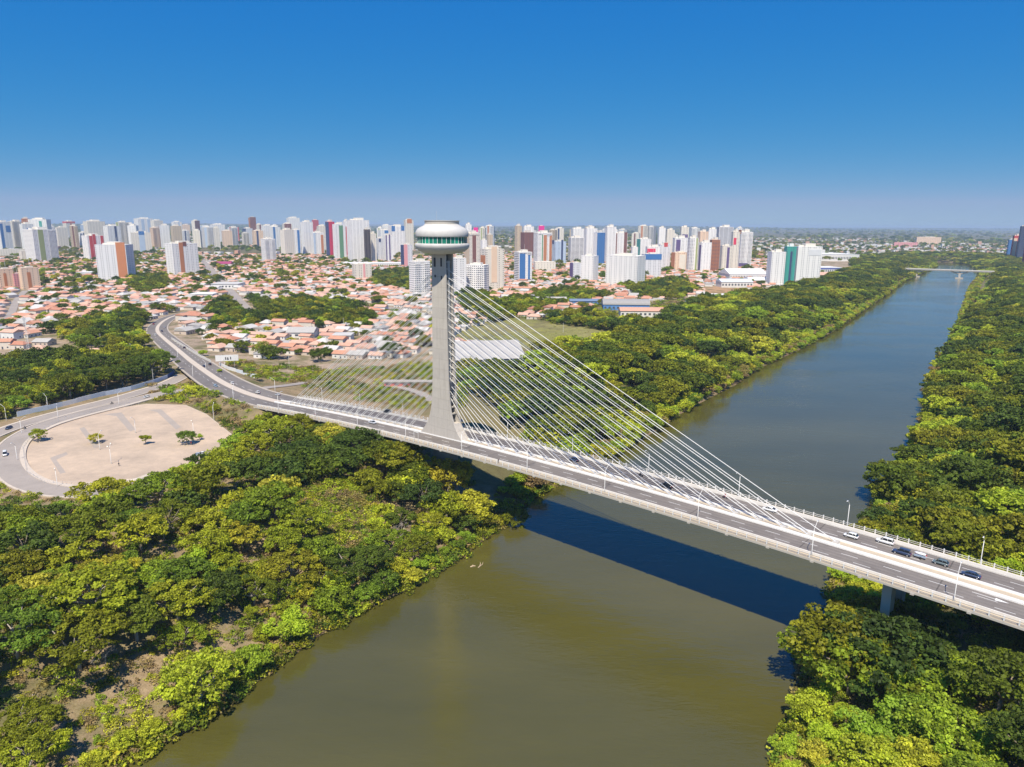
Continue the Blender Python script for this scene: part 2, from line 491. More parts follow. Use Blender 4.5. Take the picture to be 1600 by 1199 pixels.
# water
wm, nt, b, N, L = new_mat('river_water')
b.inputs['Base Color'].default_value = (.058, .057, .010, 1)
b.inputs['Roughness'].default_value = .05
b.inputs['IOR'].default_value = 1.58
ge = N.new('ShaderNodeNewGeometry')
def wave(sx, sy, rot, scale, det):
    mp = N.new('ShaderNodeMapping'); mp.inputs['Rotation'].default_value = (0, 0, R(rot)); mp.inputs['Scale'].default_value = (sx, sy, 1)
    L.new(ge.outputs['Position'], mp.inputs[0])
    n_ = N.new('ShaderNodeTexNoise'); n_.inputs['Scale'].default_value = scale; n_.inputs['Detail'].default_value = det; n_.inputs['Roughness'].default_value = .6
    L.new(mp.outputs[0], n_.inputs[0]); return n_.outputs[0]
def wm_(op, a_, b_):
    n_ = N.new('ShaderNodeMath'); n_.operation = op
    for s_, v_ in zip(n_.inputs, (a_, b_)):
        if isinstance(v_, (int, float)): s_.default_value = v_
        else: L.new(v_, s_)
    return n_.outputs[0]
w1 = wave(.3, 1.0, 20, 1.1, 5); w2 = wave(.4, 1.0, 35, .33, 3); patch_ = wave(.6, 1.4, 30, .016, 5); silt = wave(.5, 1.5, 60, .009, 6)
hgt_ = wm_('ADD', wm_('MULTIPLY', w1, .5), w2)
rr = N.new('ShaderNodeMapRange'); rr.inputs[1].default_value = .35; rr.inputs[2].default_value = .65; rr.inputs[3].default_value = .25; rr.inputs[4].default_value = 1.0
L.new(patch_, rr.inputs[0])
bp = N.new('ShaderNodeBump'); bp.inputs['Distance'].default_value = .2
L.new(rr.outputs[0], bp.inputs['Strength']); L.new(hgt_, bp.inputs['Height']); L.new(bp.outputs[0], b.inputs['Normal'])
cr = N.new('ShaderNodeValToRGB'); cr.color_ramp.elements[0].position = .35; cr.color_ramp.elements[1].position = .68
cr.color_ramp.elements[0].color = (.062, .059, .012, 1); cr.color_ramp.elements[1].color = (.098, .088, .020, 1)
L.new(silt, cr.inputs[0]); L.new(cr.outputs[0], b.inputs['Base Color'])
mb = MB()
mb.add([(-600, -450, 0), (500, -450, 0), (2200, 2500, 0), (400, 2500, 0)], [(0, 1, 2, 3)])
tag(mb.build('river', wm), kind='structure')

# ------------------------------------------------------------------ roads and the car park
WS = {}
def ribbon(mb, P, a, b_, dz0=0.0, dz1=None, m=0):
    """strip along P between the offsets a and b_ (left of the direction of travel is +)"""
    dz1 = dz0 if dz1 is None else dz1
    vs, n = [], len(P)
    for i in range(n):
        d = P[min(i + 1, n - 1)] - P[max(i - 1, 0)]
        nn = Vector((-d.y, d.x, 0)).normalized()
        k_ = WS.get(P[i].to_tuple(2), 1.0)
        vs += [P[i] + nn * a * k_ + Vector((0, 0, dz0)), P[i] + nn * b_ * k_ + Vector((0, 0, dz1))]
    return mb.add(vs, [(2 * i + 1, 2 * i, 2 * i + 2, 2 * i + 3) for i in range(n - 1)], m)
def kerb(mb, P, a, b_, z0, z1, m=0):
    lo, hi = min(a, b_), max(a, b_)
    ribbon(mb, P, hi, lo, z1, m=m); ribbon(mb, P, lo, lo + .001, z1, z0, m); ribbon(mb, P, hi - .001, hi, z0, z1, m)
    return mb

AVS = AVB
for i_, p_ in enumerate(AV): WS[p_.to_tuple(2)] = .58 + .42 * min(1.0, i_ / (len(AV) * .8))
mb = MB()
ribbon(mb, AVS, 11.8, 2.2); ribbon(mb, AVS, -2.2, -11.8)
nf_ = len(AVS) - 1
mb.m = [1 if (i_ % nf_) >= len(AV) - 1 else 0 for i_ in range(len(mb.f))]
M['asphalt_bridge'] = asphalt('asphalt_bridge', (.13, .115, .105), (.225, .198, .175), (tuple(BU), tuple(BN), tuple(BO)))
road = tag(mb.build('road', [M['asphalt'], M['asphalt_bridge']]), kind='structure')
land = [p for p in AV]
mb = MB()
kerb(mb, land, -2.2, 2.2, -.2, .16)
tag(mb.build('median_strip', M['median']), kind='structure')
mb = MB()
kerb(mb, land, 11.8, 13.2, -.4, .14); kerb(mb, land, -11.8, -13.2, -.4, .14)
tag(mb.build('pavement', M['paving']), kind='structure')
# lane paint
dash = MB().box((0, 0, 0), (4.2, .16, .006)).mesh('lane_dash', M['mark'])
def dashes(P, off, step, parent, first=0):
    acc, nxt = 0, first
    for i in range(len(P) - 1):
        a, b_ = P[i], P[i + 1]; L_ = (b_ - a).length
        while nxt <= acc + L_:
            t = (nxt - acc) / L_
            d = (b_ - a).normalized(); nn = Vector((-d.y, d.x, 0)).normalized()
            p = a.lerp(b_, t) + nn * off
            o = inst('lane_dash', dash, parent, p + Vector((0, 0, .006)))
            o.rotation_euler = (0, -math.asin(d.z), math.atan2(d.y, d.x))
            nxt += step
        acc += L_
bp_ = [br(S) for S in range(-116, 262, 6)]
dashes(bp_, -5.4, 10.5, road); dashes(bp_, -8.7, 10.5, road, 4); dashes(bp_, 5.4, 10.5, road, 2); dashes(bp_, 8.7, 10.5, road, 5)
dashes(land[20:], -5.2, 12, road); dashes(land[20:], 5.2, 12, road)
mb = MB()
for s_ in (2.45, 11.5, -2.45, -11.5):
    ribbon(mb, bp_, s_ + .07, s_ - .07, .006)
mb.build('edge_line', M['mark'], road)['kind'] = 'stuff'
S0, T0 = st(1549, 935)
ar = MB()
def bl(S, t): return br(S, t, .008)
ar.add([bl(S0 - 4, T0 + .1), bl(S0 - 4, T0 - .1), bl(S0 + 1, T0 - .1), bl(S0 + 1, T0 + .1)], [(0, 1, 2, 3)])
ar.add([bl(S0 + .8, T0 + .75), bl(S0 + .8, T0 - .75), bl(S0 + 3.6, T0)], [(0, 1, 2)])
ar.build('arrow_marking', M['mark'], road)

mb = MB(); ribbon(mb, UPPER, 4.4, -4.4); ribbon(mb, LOOP, 4.6, -4.6, .004); 
tag(mb.build('loop_road', M['asphalt_pale']), kind='structure')
mb = MB(); ribbon(mb, RAMP, 3.5, -3.5, .01); ribbon(mb, TRACK, 3.2, -3.2, .6)
for P, hw in ((CITYAV, 7.5), (DEEPAV, 6), (STREET, 4)): ribbon(mb, P, hw, -hw, .25)
tag(mb.build('street', M['asphalt_pale']), kind='structure')
mb = MB()
kerb(mb, LOOP, 4.6, 6.9, -.3, .13); kerb(mb, LOOP[6:], -4.6, -5.6, -.3, .13); kerb(mb, UPPER, -4.4, -6.2, -.3, .12); kerb(mb, UPPER, 4.4, 5.2, -.3, .12)
tag(mb.build('loop_pavement', M['median']), kind='structure')
mb = MB()
mb.add([(p[0], p[1], 16.0) for p in LOT], [tuple(range(len(LOT)))])
lot = tag(mb.build('parking_lot', M['lot']), kind='structure')
lot_me = lot.data
if lot_me.polygons[0].normal.z < 0: lot_me.flip_normals()
for pts in (((78, 716), (104, 707), (106, 711), (88, 719), (103, 739), (94, 741)), ((124, 670), (132, 668), (155, 699), (147, 701)), ((163, 648), (190, 645), (212, 672), (203, 675), (182, 651)), ((232, 641), (252, 640), (255, 643), (283, 668), (275, 672), (246, 645))):
    mb = MB(); P = [P2(a, b_, 16.006) for a, b_ in pts]
    mb.add([(p[0], p[1], 16.006) for p in P], [tuple(range(len(P)))])
    o = mb.build('repair_patch', M['lot_patch'], lot)
    if o.data.polygons[0].normal.z < 0: o.data.flip_normals()
    o['label'] = 'darker asphalt strip across the pale car park'
mb = MB()
loopin = [Vector((p[0], p[1], 16)) for p in LOT + LOT[:1]]
for i in range(len(LOT)):
    a, b_ = loopin[i], loopin[i + 1]
    d = b_ - a
    mb.box(((a.x + b_.x) / 2, (a.y + b_.y) / 2, 15.8), (d.length, .35, .35), math.atan2(d.y, d.x))
tag(mb.build('lot_kerb', M['median']), kind='structure')

# ------------------------------------------------------------------ the cable-stayed bridge
TS = 14.3                                            # station of the pylon
root = empty('cable_stayed_bridge', br(TS, 0, -29))
root.location.z = 12
tag(root, 'white cable-stayed bridge with one tall concrete pylon crossing the river', 'bridge')
STA = list(range(-118, 306, 6))
def sweep(mb, sec, S_=STA, m=0, closed=True):
    vs, fs, n = [], [], len(sec)
    for S in S_:
        vs += [br(S, t, dz) for t, dz in sec]
    for i in range(len(S_) - 1):
        for k in range(n if closed else n - 1):
            fs.append((i * n + k, i * n + (k + 1) % n, (i + 1) * n + (k + 1) % n, (i + 1) * n + k))
    if closed:
        fs += [tuple(range(n)), tuple(range((len(S_) - 1) * n, len(S_) * n))[::-1]]
    return mb.add(vs, fs, m)
mb = sweep(MB(), [(14.5, -.03), (14.5, -.6), (9, -1.1), (5.4, -3.0), (-5.4, -3.0), (-9, -1.1), (-14.5, -.6), (-14.5, -.03)])
mb.build('deck', M['concrete'], root, world=True)
for sg in (1, -1):
    mb = sweep(MB(), [(sg * 14.35, .15), (sg * 14.35, -.02), (sg * 12.25, -.02), (sg * 12.25, .15)])
    mb.build('sidewalk', M['tan_walk'], root, world=True)
    mb = sweep(MB(), [(sg * 12.25, .0), (sg * 12.25, .88), (sg * 12.05, .92), (sg * 11.95, .88), (sg * 11.83, .0)])
    mb.build('parapet', M['kerb'], root, world=True)
    mb = MB()
    for h_ in (.55, 1.05):
        sweep(mb, [(sg * 14.36, h_), (sg * 14.36, h_ + .1), (sg * 14.26, h_ + .1), (sg * 14.26, h_)])
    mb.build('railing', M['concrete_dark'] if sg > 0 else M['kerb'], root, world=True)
    mb = sweep(MB(), [(sg * 2.25, 0), (sg * 2.25, .3), (sg * 2.05, .78), (sg * 1.85, .78), (sg * 1.7, .3), (sg * 1.7, 0)])
    mb.build('median_barrier', M['white'], root, world=True)
    mb = MB()
    for S in range(-117, 300, 12):
        mb.box(tuple(br(S, sg * 14.2, -.9)), (.9, .9, .55), BYAW)
    mb.build('edge_bracket', M['concrete'], root, world=True)['kind'] = 'stuff'
mb = sweep(MB(), [(1.7, .12), (1.7, -.02), (-1.7, -.02), (-1.7, .12)])
mb.build('median_slab', M['tan_walk'], root, world=True)
post = MB().box((0, 0, 0), (.3, .24, 1.35)).mesh('railing_post', M['white'])
for sg in (1, -1):
    for k in range(140):
        S = -114 + k * 2.9
        inst('railing_post', post, root, br(S, sg * 14.31, .1) - root.location, (0, 0, BYAW))
# pylon
pyl = inst('pylon', None, root) if False else empty('pylon')
pyl.parent = root
TZ0, TZ1 = 10.0, 106.3
def hw(z): return 3.95 + (105 - z) * .013 + 8.8 * math.exp(-(max(z, 29.2) - 29.2) / 6.3)
def wall(mb, t0, t1, z0, z1, f, n=40):
    vs, fs = [], []
    for i in range(n + 1):
        z = z0 + (z1 - z0) * i / n
        a = f(z)
        for s_, t_ in ((-a, t0), (a, t0), (a, t1), (-a, t1)):
            p = br(TS + s_, t_); vs.append((p.x, p.y, z))
    for i in range(n):
        for k in range(4):
            fs.append((i * 4 + k, i * 4 + (k + 1) % 4, i * 4 + 4 + (k + 1) % 4, i * 4 + 4 + k))
    fs += [(3, 2, 1, 0), tuple(n * 4 + k for k in range(4))]
    return mb.add(vs, fs)
def concrete_tower():
    m, nt, b, N, L = new_mat('board_marked_concrete')
    b.inputs['Roughness'].default_value = .9
    ge = N.new('ShaderNodeNewGeometry')
    sx = N.new('ShaderNodeSeparateXYZ'); L.new(ge.outputs['Position'], sx.inputs[0])
    n1 = N.new('ShaderNodeTexNoise'); n1.inputs['Scale'].default_value = .35; n1.inputs['Detail'].default_value = 8; n1.inputs['Roughness'].default_value = .6
    L.new(ge.outputs['Position'], n1.inputs[0])
    mp = N.new('ShaderNodeMapping'); mp.inputs['Scale'].default_value = (1.3, 1.3, .05); L.new(ge.outputs['Position'], mp.inputs[0])
    n2 = N.new('ShaderNodeTexNoise'); n2.inputs['Scale'].default_value = 1.2; n2.inputs['Detail'].default_value = 4; L.new(mp.outputs[0], n2.inputs[0])
    fl = N.new('ShaderNodeMath'); fl.operation = 'PINGPONG'; fl.inputs[1].default_value = 2.1; L.new(sx.outputs[2], fl.inputs[0])
    jn = N.new('ShaderNodeMath'); jn.operation = 'LESS_THAN'; jn.inputs[1].default_value = .07; L.new(fl.outputs[0], jn.inputs[0])
    wn_ = N.new('ShaderNodeTexWhiteNoise'); wn_.noise_dimensions = '1D'
    dv = N.new('ShaderNodeMath'); dv.operation = 'DIVIDE'; dv.inputs[1].default_value = 4.2; L.new(sx.outputs[2], dv.inputs[0])
    f2 = N.new('ShaderNodeMath'); f2.operation = 'FLOOR'; L.new(dv.outputs[0], f2.inputs[0]); L.new(f2.outputs[0], wn_.inputs['W'])
    def mx(f, a, c, bl_='MIX'):
        q_ = N.new('ShaderNodeMix'); q_.data_type = 'RGBA'; q_.blend_type = bl_
        for s_, v_ in ((q_.inputs[0], f), (q_.inputs[6], a), (q_.inputs[7], c)):
            if isinstance(v_, (int, float)): s_.default_value = v_
            elif isinstance(v_, tuple): s_.default_value = v_ + (1,)
            else: L.new(v_, s_)
        return q_.outputs[2]
    c = mx(n1.outputs[0], (.47, .43, .37), (.60, .555, .49))
    c = mx(wn_.outputs['Value'], c, mx(1.0, c, (.92, .92, .94), 'MULTIPLY'))
    st_ = N.new('ShaderNodeValToRGB'); st_.color_ramp.elements[0].position = .5; st_.color_ramp.elements[1].position = .8
    L.new(n2.outputs[0], st_.inputs[0])
    c = mx(st_.outputs[0], c, mx(1.0, c, (.78, .77, .75), 'MULTIPLY'))
    c = mx(jn.outputs[0], c, mx(1.0, c, (.82, .8, .78), 'MULTIPLY'))
    L.new(c, b.inputs['Base Color'])
    return m
M['pylon'] = concrete_tower()
def rel(mb, name, mats, parent, smooth=False):
    o = mb.build(name, mats, parent, smooth)
    o.location = -root.location
    return o
rel(wall(MB(), 1.65, 2.2, 26.5, TZ1, hw), 'front_wall', M['pylon'], pyl)
rel(wall(MB(), -2.2, -1.65, 26.5, TZ1, hw), 'rear_wall', M['pylon'], pyl)
rel(wall(MB(), -1.65, 1.65, 26.5, 36.5, lambda z: hw(z) - .25), 'base_infill', M['pylon'], pyl)
rel(wall(MB(), -1.65, 1.65, 36.5, TZ1, lambda z: hw(z) - 2.6), 'core_wall', paint((.09, .09, .095), .9, .3, .3, name='slot_shade_concrete'), pyl)  # core coloured near black, painting in the shade deep inside the slot
for k, z in enumerate(np.arange(40.0, 103, 2.7)):
    mb = MB()
    for sg in (-1, 1):
        p = br(TS + sg * (hw(z) - 1.6))
        mb.box((p.x, p.y, z), (1.0, 3.28, .45), BYAW)
    rel(mb, 'anchor_beam', M['concrete'], pyl)
mb = MB()
p = br(TS + hw(70) - .9, -.35); mb.tube([(p.x, p.y, 37), (p.x, p.y, 103)], .18, 5)
p = br(TS + hw(70) - .9, .35); mb.tube([(p.x, p.y, 37), (p.x, p.y, 103)], .18, 5)
rel(mb, 'lift_rail', M['steel'], pyl)
p = br(TS + hw(52) - .55, 0)
rel(MB().box((p.x, p.y, 50.5), (1.6, 1.9, 3.2), BYAW), 'lift_cabin', M['glass'], pyl)
for s_, w_, z0, h_ in ((-2.2, 1.1, 100.4, 3.6), (1.6, .9, 100.6, 3.4), (-2.0, .9, 96.2, 1.0), (1.7, .6, 95.6, 1.4)):
    p = br(TS + s_, 2.19)
    rel(MB().box((p.x, p.y, z0), (w_, .16, h_), BYAW), 'wall_slot', M['dark'], pyl)
p = br(TS + 10.6, 0); 
# observatory
obs = empty('observatory'); obs.parent = root
tc_ = br(TS); OC = (tc_.x, tc_.y)
M['shell'] = paint((.56, .55, .53), .8, .2, .5, .12, 'shell_concrete')
def lath(name, prof, mat, smooth=True, n=64):
    o = rel(MB().lathe(prof, n, 0, OC), name, mat, obs, smooth); return o
lath('lower_shell', [(0, 105.4), (4.6, 105.5), (7.6, 106.0), (9.6, 106.9), (10.6, 107.9), (10.85, 108.8), (10.75, 109.5), (10.4, 109.7), (9.5, 109.7), (0, 109.6)], M['shell'])
lath('upper_shell', [(9.4, 112.2), (10.4, 112.2), (10.5, 112.5), (10.55, 113.3), (10.42, 114.1), (10.1, 114.7), (9.5, 115.4), (8.6, 115.9), (7.7, 116.3), (7.1, 116.7), (6.8, 117.1), (0, 117.1)], M['shell'])
lath('roof_drum', [(6.8, 117.0), (6.8, 118.2), (7.0, 118.25), (7.0, 118.5), (6.5, 118.5), (6.5, 117.8), (0, 117.8)], M['concrete'], False)
lath('inner_core', [(4.0, 109.6), (4.0, 112.4)], M['concrete_dark'], False, 24)
gmt, nt, b, N, L = new_mat('green_glass')
oi = N.new('ShaderNodeObjectInfo')
cr = N.new('ShaderNodeValToRGB')
cr.color_ramp.elements[0].color = (.012, .14, .10, 1); cr.color_ramp.elements[1].color = (.04, .55, .37, 1)
L.new(oi.outputs['Random'], cr.inputs[0])
tr = N.new('ShaderNodeBsdfTransparent'); L.new(cr.outputs[0], tr.inputs[0])
b.inputs['Roughness'].default_value = .06
L.new(cr.outputs[0], b.inputs['Base Color'])
mxs = N.new('ShaderNodeMixShader'); mxs.inputs[0].default_value = .55
L.new(tr.outputs[0], mxs.inputs[1]); L.new(b.outputs[0], mxs.inputs[2]); L.new(mxs.outputs[0], N['Material Output'].inputs[0])
NP = 36
pane = MB().box((9.8, 0, 109.72), (.06, 1.6, 2.56)).mesh('window_pane', gmt)
mull = MB().box((9.87, .0, 109.7), (.2, .15, 2.6)).mesh('mullion', M['white'])
for k in range(NP):
    a = 2 * math.pi * k / NP
    for nm, dm, aa in (('window_pane', pane, a), ('mullion', mull, a + math.pi / NP)):
        o = inst(nm, dm, obs, (OC[0] - root.location.x, OC[1] - root.location.y, -root.location.z), (0, 0, aa))
mb = MB().tube([(OC[0] - 2, OC[1], 117.7), (OC[0] - 2, OC[1], 122.2)], .05, 5)
rel(mb, 'lightning_rod', M['steel'], obs)
# stay cables, in pairs
NC = 20
for k in range(NC):
    f_ = k / (NC - 1)
    zt = 47.5 + f_ * 52.0
    for side, Sa, Sb in ((1, 33.5, 172.5), (-1, -9.0, -105.0)):
        Sd = Sa + (Sb - Sa) * f_
        S_t = TS + side * (hw(zt) - 1.3)
        for t_ in ((-.85, .85) if not (side == 1 and k == NC - 1) else (0,)):
            a_ = br(Sd, t_, .5); b_ = br(S_t, t_ * .75); b_.z = zt
            mb = MB().tube([a_, b_], .11, 6)
            o = rel(mb, 'stay_cable', M['cable'], root)
            d_ = (b_ - a_).normalized()
            mb = MB().tube([a_ - d_ * 1.2, a_ + d_ * 2.2], .2, 6)
            sl = mb.build('cable_sleeve', M['steel'], o)
        a_ = br(Sd, 0, .1)
        mb = MB().box((a_.x, a_.y, a_.z), (1.8, 2.6, .55), BYAW, 0, .8)
        rel(mb, 'anchor_block', M['concrete'], root)
# piers and abutment
mb = MB()
for t_ in (-6.5, 6.5):
    p = br(188.5, t_); g_ = gz(p.x, p.y)
    zs = np.linspace(g_ - 1.5, p.z - 1.2, 9)
    vs, fs = [], []
    for i, z in enumerate(zs):
        k = 1 + .55 * ((z - zs[0]) / (zs[-1] - zs[0])) ** 3
        for c_, s_ in ((-1, -1), (1, -1), (1, 1), (-1, 1)):
            q = br(188.5 + c_ * 1.1, t_ + s_ * 2.0 * k); vs.append((q.x, q.y, z))
    for i in range(8):
        for k in range(4): fs.append((i * 4 + k, i * 4 + (k + 1) % 4, i * 4 + 4 + (k + 1) % 4, i * 4 + 4 + k))
    mb.add(vs, fs)
rel(mb, 'pier', M['concrete'], root)
mb = MB(); p = br(TS); mb.box((p.x, p.y, 2), (10.5, 4.6, 24.5), BYAW)
rel(mb, 'pylon_pier', M['concrete_dark'], root)
mb = MB(); p = br(-79); g_ = gz(p.x, p.y)
for t_ in (-9, -3, 3, 9):
    p = br(-79, t_); mb.box((p.x, p.y, g_ - 1), (1.4, 1.4, brz(-79) - 1.9 - g_), BYAW)
p = br(-79); mb.box((p.x, p.y, brz(-79) - 2.6), (1.8, 21, 1.2), BYAW)
rel(mb, 'pier', M['concrete'], root)
mb = MB(); p = br(-114); mb.box((p.x, p.y, 12), (7, 27.5, brz(-114) - 1.2 - 12), BYAW)
rel(mb, 'abutment', M['concrete'], root)

# ------------------------------------------------------------------ street lamps
def lamp_meshes(h_, arm, two=False):
    p = MB()
    p.tube([(0, 0, 0), (0, 0, .9), (0, 0, h_ * .8)], [.13, .11, .085], 7)
    hd = []
    for sg in ((1, -1) if two else (1,)):
        pts = [(0, 0, h_ * .8)] + [(sg * arm * math.sin(t) ** 1.2 if t else 0, 0, h_ * .8 + h_ * .2 * math.sin(t * .95)) for t in (.4, .8, 1.2, 1.57)]
        p.tube(pts, [.08, .075, .07, .06, .05], 6)
        hm = MB().box((sg * (arm + .35), 0, pts[-1][2] - .1), (.95, .32, .16), 0, 0, .75)
        hd.append(hm.mesh('lamp_head', M['steel']))
    f_ = MB().box((0, 0, -.25), (.55, .55, .5)).mesh('footing', M['concrete'])
    return p.mesh('pole', M['white'], True), hd, f_
BL = lamp_meshes(9.2, 2.1)
LL = lamp_meshes(8.5, 1.8, True)
SL = lamp_meshes(8.5, 1.8)
ORD = ('first', 'second', 'third', 'fourth', 'fifth', 'sixth', 'seventh', 'eighth', 'ninth', 'tenth', 'eleventh', 'twelfth', 'thirteenth', 'fourteenth', 'fifteenth', 'sixteenth')
def lamp(kit, loc, rz, label, group):
    e = empty('street_lamp', loc, rz)
    tag(e, label, 'street lamp', group)
    inst('pole', kit[0], e)
    for h_ in kit[1]: inst('lamp_head', h_, e)
    inst('footing', kit[2], e)
    return e
for k in range(11):
    S = 203.5 - 33.3 * k
    if S < -118: break
    lamp(BL, br(S, 12.6, .17), BYAW + math.pi / 2, ORD[k] + ' curved white lamp post from the right along the near bridge parapet', 'lamps along the near parapet')
    lamp(BL, br(S + 1.5, -12.6, .17), BYAW - math.pi / 2, ORD[k] + ' curved white lamp post from the right along the far bridge parapet', 'lamps along the far parapet')
for px, py, wh in ((34, 679, 'at the left end of the car park outside its kerb'), (91, 655, 'at the upper left kerb of the car park'), (212, 677, 'in the upper middle of the car park'), (156, 703, 'beside the yellowish small car park tree'), (174, 725, 'with two arms in the lower middle of the car park'), (90, 762, 'at the lower left kerb of the car park'), (186, 634, 'at the top kerb of the car park'), (303, 682, 'between the two right-hand car park trees'), (27, 720, 'on the outer side of the loop road bend')):
    q = at(px, py, 16.05)
    lamp(LL if px in (34, 174) else SL, q, rng.uniform(0, 6), 'tall thin lamp post ' + wh, 'lamps round the car park')
for px, py, z, wh in ((322, 580, 19.3, 'on the avenue median before the bend'), (302, 594, 18, 'where the loop road leaves the avenue'), (334, 655, 16, 'on the slope right of the car park'), (365, 627, 20.5, 'on the near avenue kerb before the bridge'), (75, 640, 16.2, 'in front of the white painted wall'), (10, 657, 16.2, 'left of the white painted wall'), (430, 613, 21, 'beside the ramp at the bridge head'), (278, 560, 17.6, 'at the left kerb of the avenue bend'), (352, 583, 18.5, 'on the far avenue kerb')):
    q = at(px, py, z); q.z = gz(q.x, q.y)
    lamp(SL, q, rng.uniform(0, 6), 'grey lamp post ' + wh, 'lamps along the avenue')

# ------------------------------------------------------------------ far bridge
fa, fb = at(1400, 421, 17), at(1546, 426, 17)
fr = empty('river_bridge', ((fa.x + fb.x) / 2, (fa.y + fb.y) / 2, 0))
tag(fr, 'long flat grey road bridge on two piers crossing the river far upstream', 'bridge')
d_ = fb - fa; fy = math.atan2(d_.y, d_.x); mid = (fa + fb) / 2
def fbx(mb, t, off, z, dim):
    p = fa.lerp(fb, t); nn = Vector((-math.sin(fy), math.cos(fy), 0)) * off
    return mb.box((p.x + nn.x, p.y + nn.y, z), dim, fy)
fbx(MB(), .5, 0, 16.2, (d_.length * 1.1, 15, 2.6)).build('deck', M['concrete_dark'], fr, world=True)
for o_ in (-7.4, 7.4): fbx(MB(), .5, o_, 18.8, (d_.length * 1.1, .5, 1.1)).build('parapet', M['kerb'], fr, world=True)
for t in (.236, .70):
    mb = MB()
    fbx(mb, t, -4.0, 1, (4.5, 3.2, 15.2)); fbx(mb, t, 4.0, 1, (4.5, 3.2, 15.2)); fbx(mb, t, 0, -2.5, (16, 17, 4.6))
    p = fa.lerp(fb, t)
    for sg in (-1, 1):
        for o_ in (-4, 4):
            nn = Vector((-math.sin(fy), math.cos(fy), 0)) * o_; uu = Vector((math.cos(fy), math.sin(fy), 0)) * sg
            mb.tube([p + nn + uu * 2 + Vector((0, 0, 11 - 17)), p + nn + uu * 20 + Vector((0, 0, 16.4 - 17))], [1.6, .8], 6)
    mb.build('pier', M['concrete'], fr, world=True)
for k in range(9):
    p = fa.lerp(fb, .02 + k * .115)
    lamp(SL, (p.x, p.y, 18.82), fy + 1.57, ORD[k] + ' thin lamp post from the left on the far river bridge', 'lamps on the far bridge')

# ------------------------------------------------------------------ tree kit
def leaves(clumps, per, size, rg, up=.45, squash=.6):
    """clumps: (x, y, z, r, tint); returns the corners of the leaf faces and their tint"""
    C = np.array(clumps)
    n = len(C)
    cnt = np.maximum(6, (per * (C[:, 3] / 1.35) ** 2)).astype(int)
    id_ = np.repeat(np.arange(n), cnt)
    k = len(id_)
    d = rg.normal(size=(k, 3)); d[:, 2] = d[:, 2] * .9 + .25
    d /= np.linalg.norm(d, axis=1)[:, None]
    rad = C[id_, 3] * (rg.uniform(.35, 1, k) ** .45) * rg.uniform(.85, 1.22, k)
    p = C[id_, :3] + d * rad[:, None] * np.array([1, 1, squash])
    nn = d * .5 + np.array([0, 0, up]) + rg.normal(size=(k, 3)) * .6
    nn /= np.linalg.norm(nn, axis=1)[:, None]
    a = np.cross(nn, rg.normal(size=(k, 3))); a /= np.linalg.norm(a, axis=1)[:, None]
    b_ = np.cross(nn, a)
    s = size * rg.uniform(.55, 1.35, k)
    a, b_ = a * (s * .5)[:, None], b_ * (s * .36)[:, None]
    bend = nn * (s * .12)[:, None]
    v = np.stack([p - a, p - b_ + bend, p + a, p + b_ + bend], 1).reshape(-1, 3)
    tint = np.clip(C[id_, 4] + rg.normal(size=k) * .2, 0, 1)
    return v, tint

def crown_clumps(kind, Rr, Hh, rg):
    out = []
    if kind == 'umbrella':
        for i in range(int(72 * (Rr / 7) ** 1.3)):
            u = math.sqrt(rg.uniform()); t = rg.uniform(0, 2 * math.pi)
            lob = 1 + .18 * math.sin(3 * t + Rr) + .12 * math.sin(5 * t + Hh)
            rr = Rr * u * lob
            z = Hh * (.60 + .34 * math.sqrt(max(0, 1 - u * u * .95))) + rg.normal() * .55
            if rg.uniform() < .22: z -= Hh * rg.uniform(.08, .2)
            out.append((rr * math.cos(t), rr * math.sin(t), z, rg.uniform(.45, 1.0) ** 1.4 * 1.75, rg.uniform(.15, .8)))
    elif kind == 'round':
        for i in range(int(105 * (Rr / 6) ** 1.3)):
            d = rg.normal(size=3); d /= np.linalg.norm(d)
            d[2] = abs(d[2]) if rg.uniform() < .72 else d[2]
            k = rg.uniform(.62, 1.06) * (1 + .16 * math.sin(3 * math.atan2(d[1], d[0]) + Hh) * (1 - abs(d[2])))
            z = Hh * .52 + d[2] * Hh * .44 * k
            out.append((d[0] * Rr * k, d[1] * Rr * k, max(.5, z), rg.uniform(.4, 1.0) ** 1.3 * 1.55, rg.uniform(.1, .9)))
    elif kind == 'loose':
        subs = []
        for i in range(7):
            t = rg.uniform(0, 6.28); q = rg.uniform(.15, .72) * Rr
            subs.append((q * math.cos(t), q * math.sin(t), Hh * rg.uniform(.42, .85), Rr * rg.uniform(.28, .46), rg.uniform(.15, .85)))
        for sx, sy, sz, sr, tt in subs:
            for i in range(11):
                d = rg.normal(size=3); d /= np.linalg.norm(d); d[2] = d[2] * .6 + .15
                out.append((sx + d[0] * sr, sy + d[1] * sr, sz + d[2] * sr, rg.uniform(.7, 1.35), np.clip(tt + rg.normal() * .12, 0, 1)))
    else:  # shrub
        for i in range(int(14 * Rr / 2)):
            u = math.sqrt(rg.uniform()); t = rg.uniform(0, 6.28)
            out.append((Rr * u * math.cos(t), Rr * u * math.sin(t), Hh * (.25 + .5 * rg.uniform() * math.sqrt(1 - u * u * .8)), rg.uniform(.5, 1.0), rg.uniform(.1, .9)))
    return out

